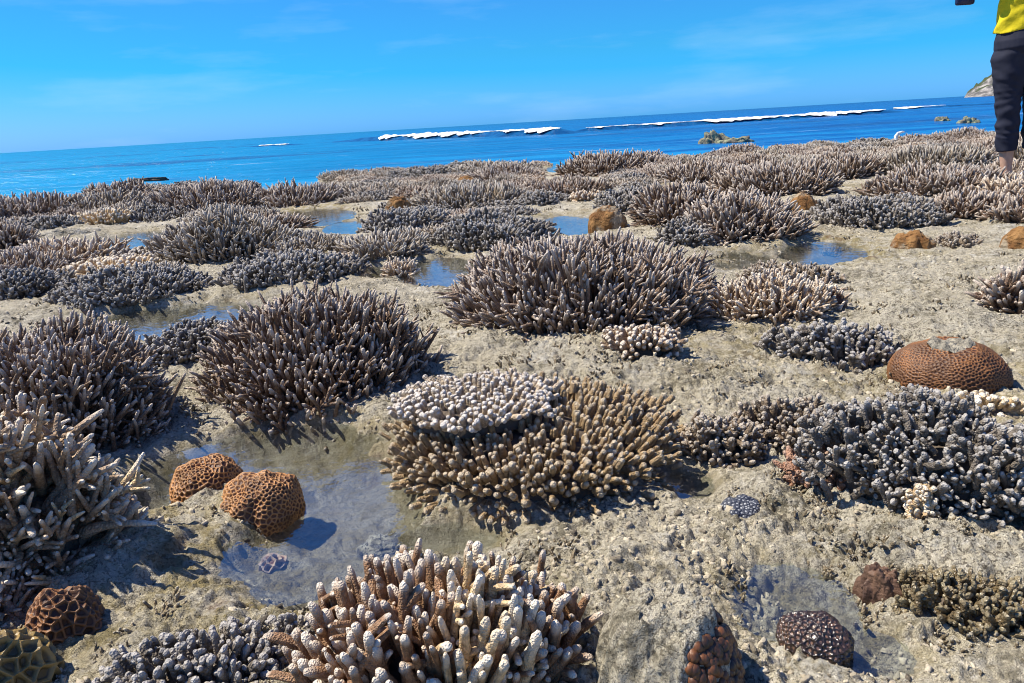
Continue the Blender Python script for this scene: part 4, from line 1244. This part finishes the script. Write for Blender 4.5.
        tp.append((V, q, np.array(tri)))
    fuse(tp, 'trousers', navy_m, root, 0.0055, 2)['label'] = 'dark navy cropped trousers'
    # shirt: flared hem, open body of short sleeves
    sh = []
    zz = np.linspace(1.0, 1.44, 40); sides = 48
    t = np.arange(sides) * 2 * np.pi / sides
    a = np.interp(zz, [1.0, 1.06, 1.14, 1.22, 1.32, 1.40, 1.44], [.172, .165, .145, .140, .170, .158, .075])
    b = np.interp(zz, [1.0, 1.1, 1.22, 1.32, 1.40, 1.44], [.128, .115, .112, .118, .096, .07])
    Vv = []
    for i, z_ in enumerate(zz):
        f = 1 + 0.03 * np.sin(t * 7 + z_ * 20) * sstep(1.22, 1.0, z_) + 0.09 * perlin(np.cos(t) * 1.5 + z_ * 5, np.sin(t) * 1.5 + z_ * 14)
        Vv.append(np.stack([a[i] * f * np.cos(t), b[i] * f * np.sin(t), z_ + 0.006 * np.sin(t * 3)], 1))
    Vv = np.vstack(Vv); q = grid_faces(40, sides, True)
    Vv = np.vstack([Vv, (0, 0, 1.0), (0, 0, 1.44)])
    tri = [((i + 1) % sides, i, 40 * sides) for i in range(sides)] + [(39 * sides + i, 39 * sides + (i + 1) % sides, 40 * sides + 1) for i in range(sides)]
    sh.append((Vv, q, np.array(tri)))
    sh.append(limb([(-.13, 0, 1.385), (-.18, -.012, 1.372), (-.225, -.022, 1.36)], [.062, .060, .062]))
    sh.append(limb([(.13, 0, 1.385), (.18, -.005, 1.30), (.20, -.01, 1.23)], [.062, .060, .062]))
    fuse(sh, 'shirt', yel_m, root, 0.006, 2)['label'] = 'bright yellow t-shirt'
    tag(root, 'person in yellow shirt and dark cropped trousers standing on the reef at right', 'person')
    return root
PERSON = person()

def device():
    """dark rounded case held out in the left hand"""
    p = at_dist(964.5, 5.0, at(1009, 184.0, 0.0)[1] + 0.12)
    w, d, h, r = 0.118, 0.03, 0.075, 0.016
    t = []
    for cx, cz, a0 in ((w / 2 - r, h / 2 - r, 0), (-w / 2 + r, h / 2 - r, 90), (-w / 2 + r, -h / 2 + r, 180), (w / 2 - r, -h / 2 + r, 270)):
        for i in range(7):
            a = R(a0 + i * 15); t.append((cx + r * math.cos(a), cz + r * math.sin(a)))
    t = np.array(t); n = len(t)
    rings = []
    for y, s in ((-d / 2, .0), (-d / 2, .94), (-d / 2 + .003, 1), (d / 2 - .003, 1), (d / 2, .94), (d / 2, 0.0)):
        rings.append(np.stack([t[:, 0] * s, np.full(n, y), t[:, 1] * s], 1))
    root = link('handheld_case', None, loc=(p[0], p[1], p[2] + h / 2))
    m = simple('dark_blue_case', (0.012, 0.018, 0.06), (0.02, 0.028, 0.085), 30, 0.35, 0.1, 0.001)
    link('case_body', mesh('case_body', np.vstack(rings), grid_faces(6, n, True)), m, root)
    lens = np.vstack([np.stack([s * .012 * np.cos(np.arange(20) * .314), np.full(20, -d / 2 - y), s * .012 * np.sin(np.arange(20) * .314)], 1) for y, s in ((-.001, 1), (.004, 1), (.004, .8), (.002, .7), (.002, 0.0))])
    link('lens', mesh('lens', lens, grid_faces(5, 20, True)), m, root, loc=(.03, 0, .012))
    tag(root, 'dark blue rounded case held out at the top edge left of the person', 'handheld device')
device()

# white bird-like splash at the reef edge
def splash():
    p = at(900, 137, 0.10)
    P = np.array([(-.05, 0, 0), (-.06, 0, .05), (-.03, 0, .09), (.03, 0, .11), (.07, 0, .105)])
    V, q, t = tube(P, [.02, .026, .024, .014, .004], 10)
    o = link('wave_splash', mesh('wave_splash', V, q, t), MAT['foam'], loc=(p[0], p[1], 0.06))
    tag(o, 'small white curl of spray at the reef edge left of the person', 'splash')
splash()
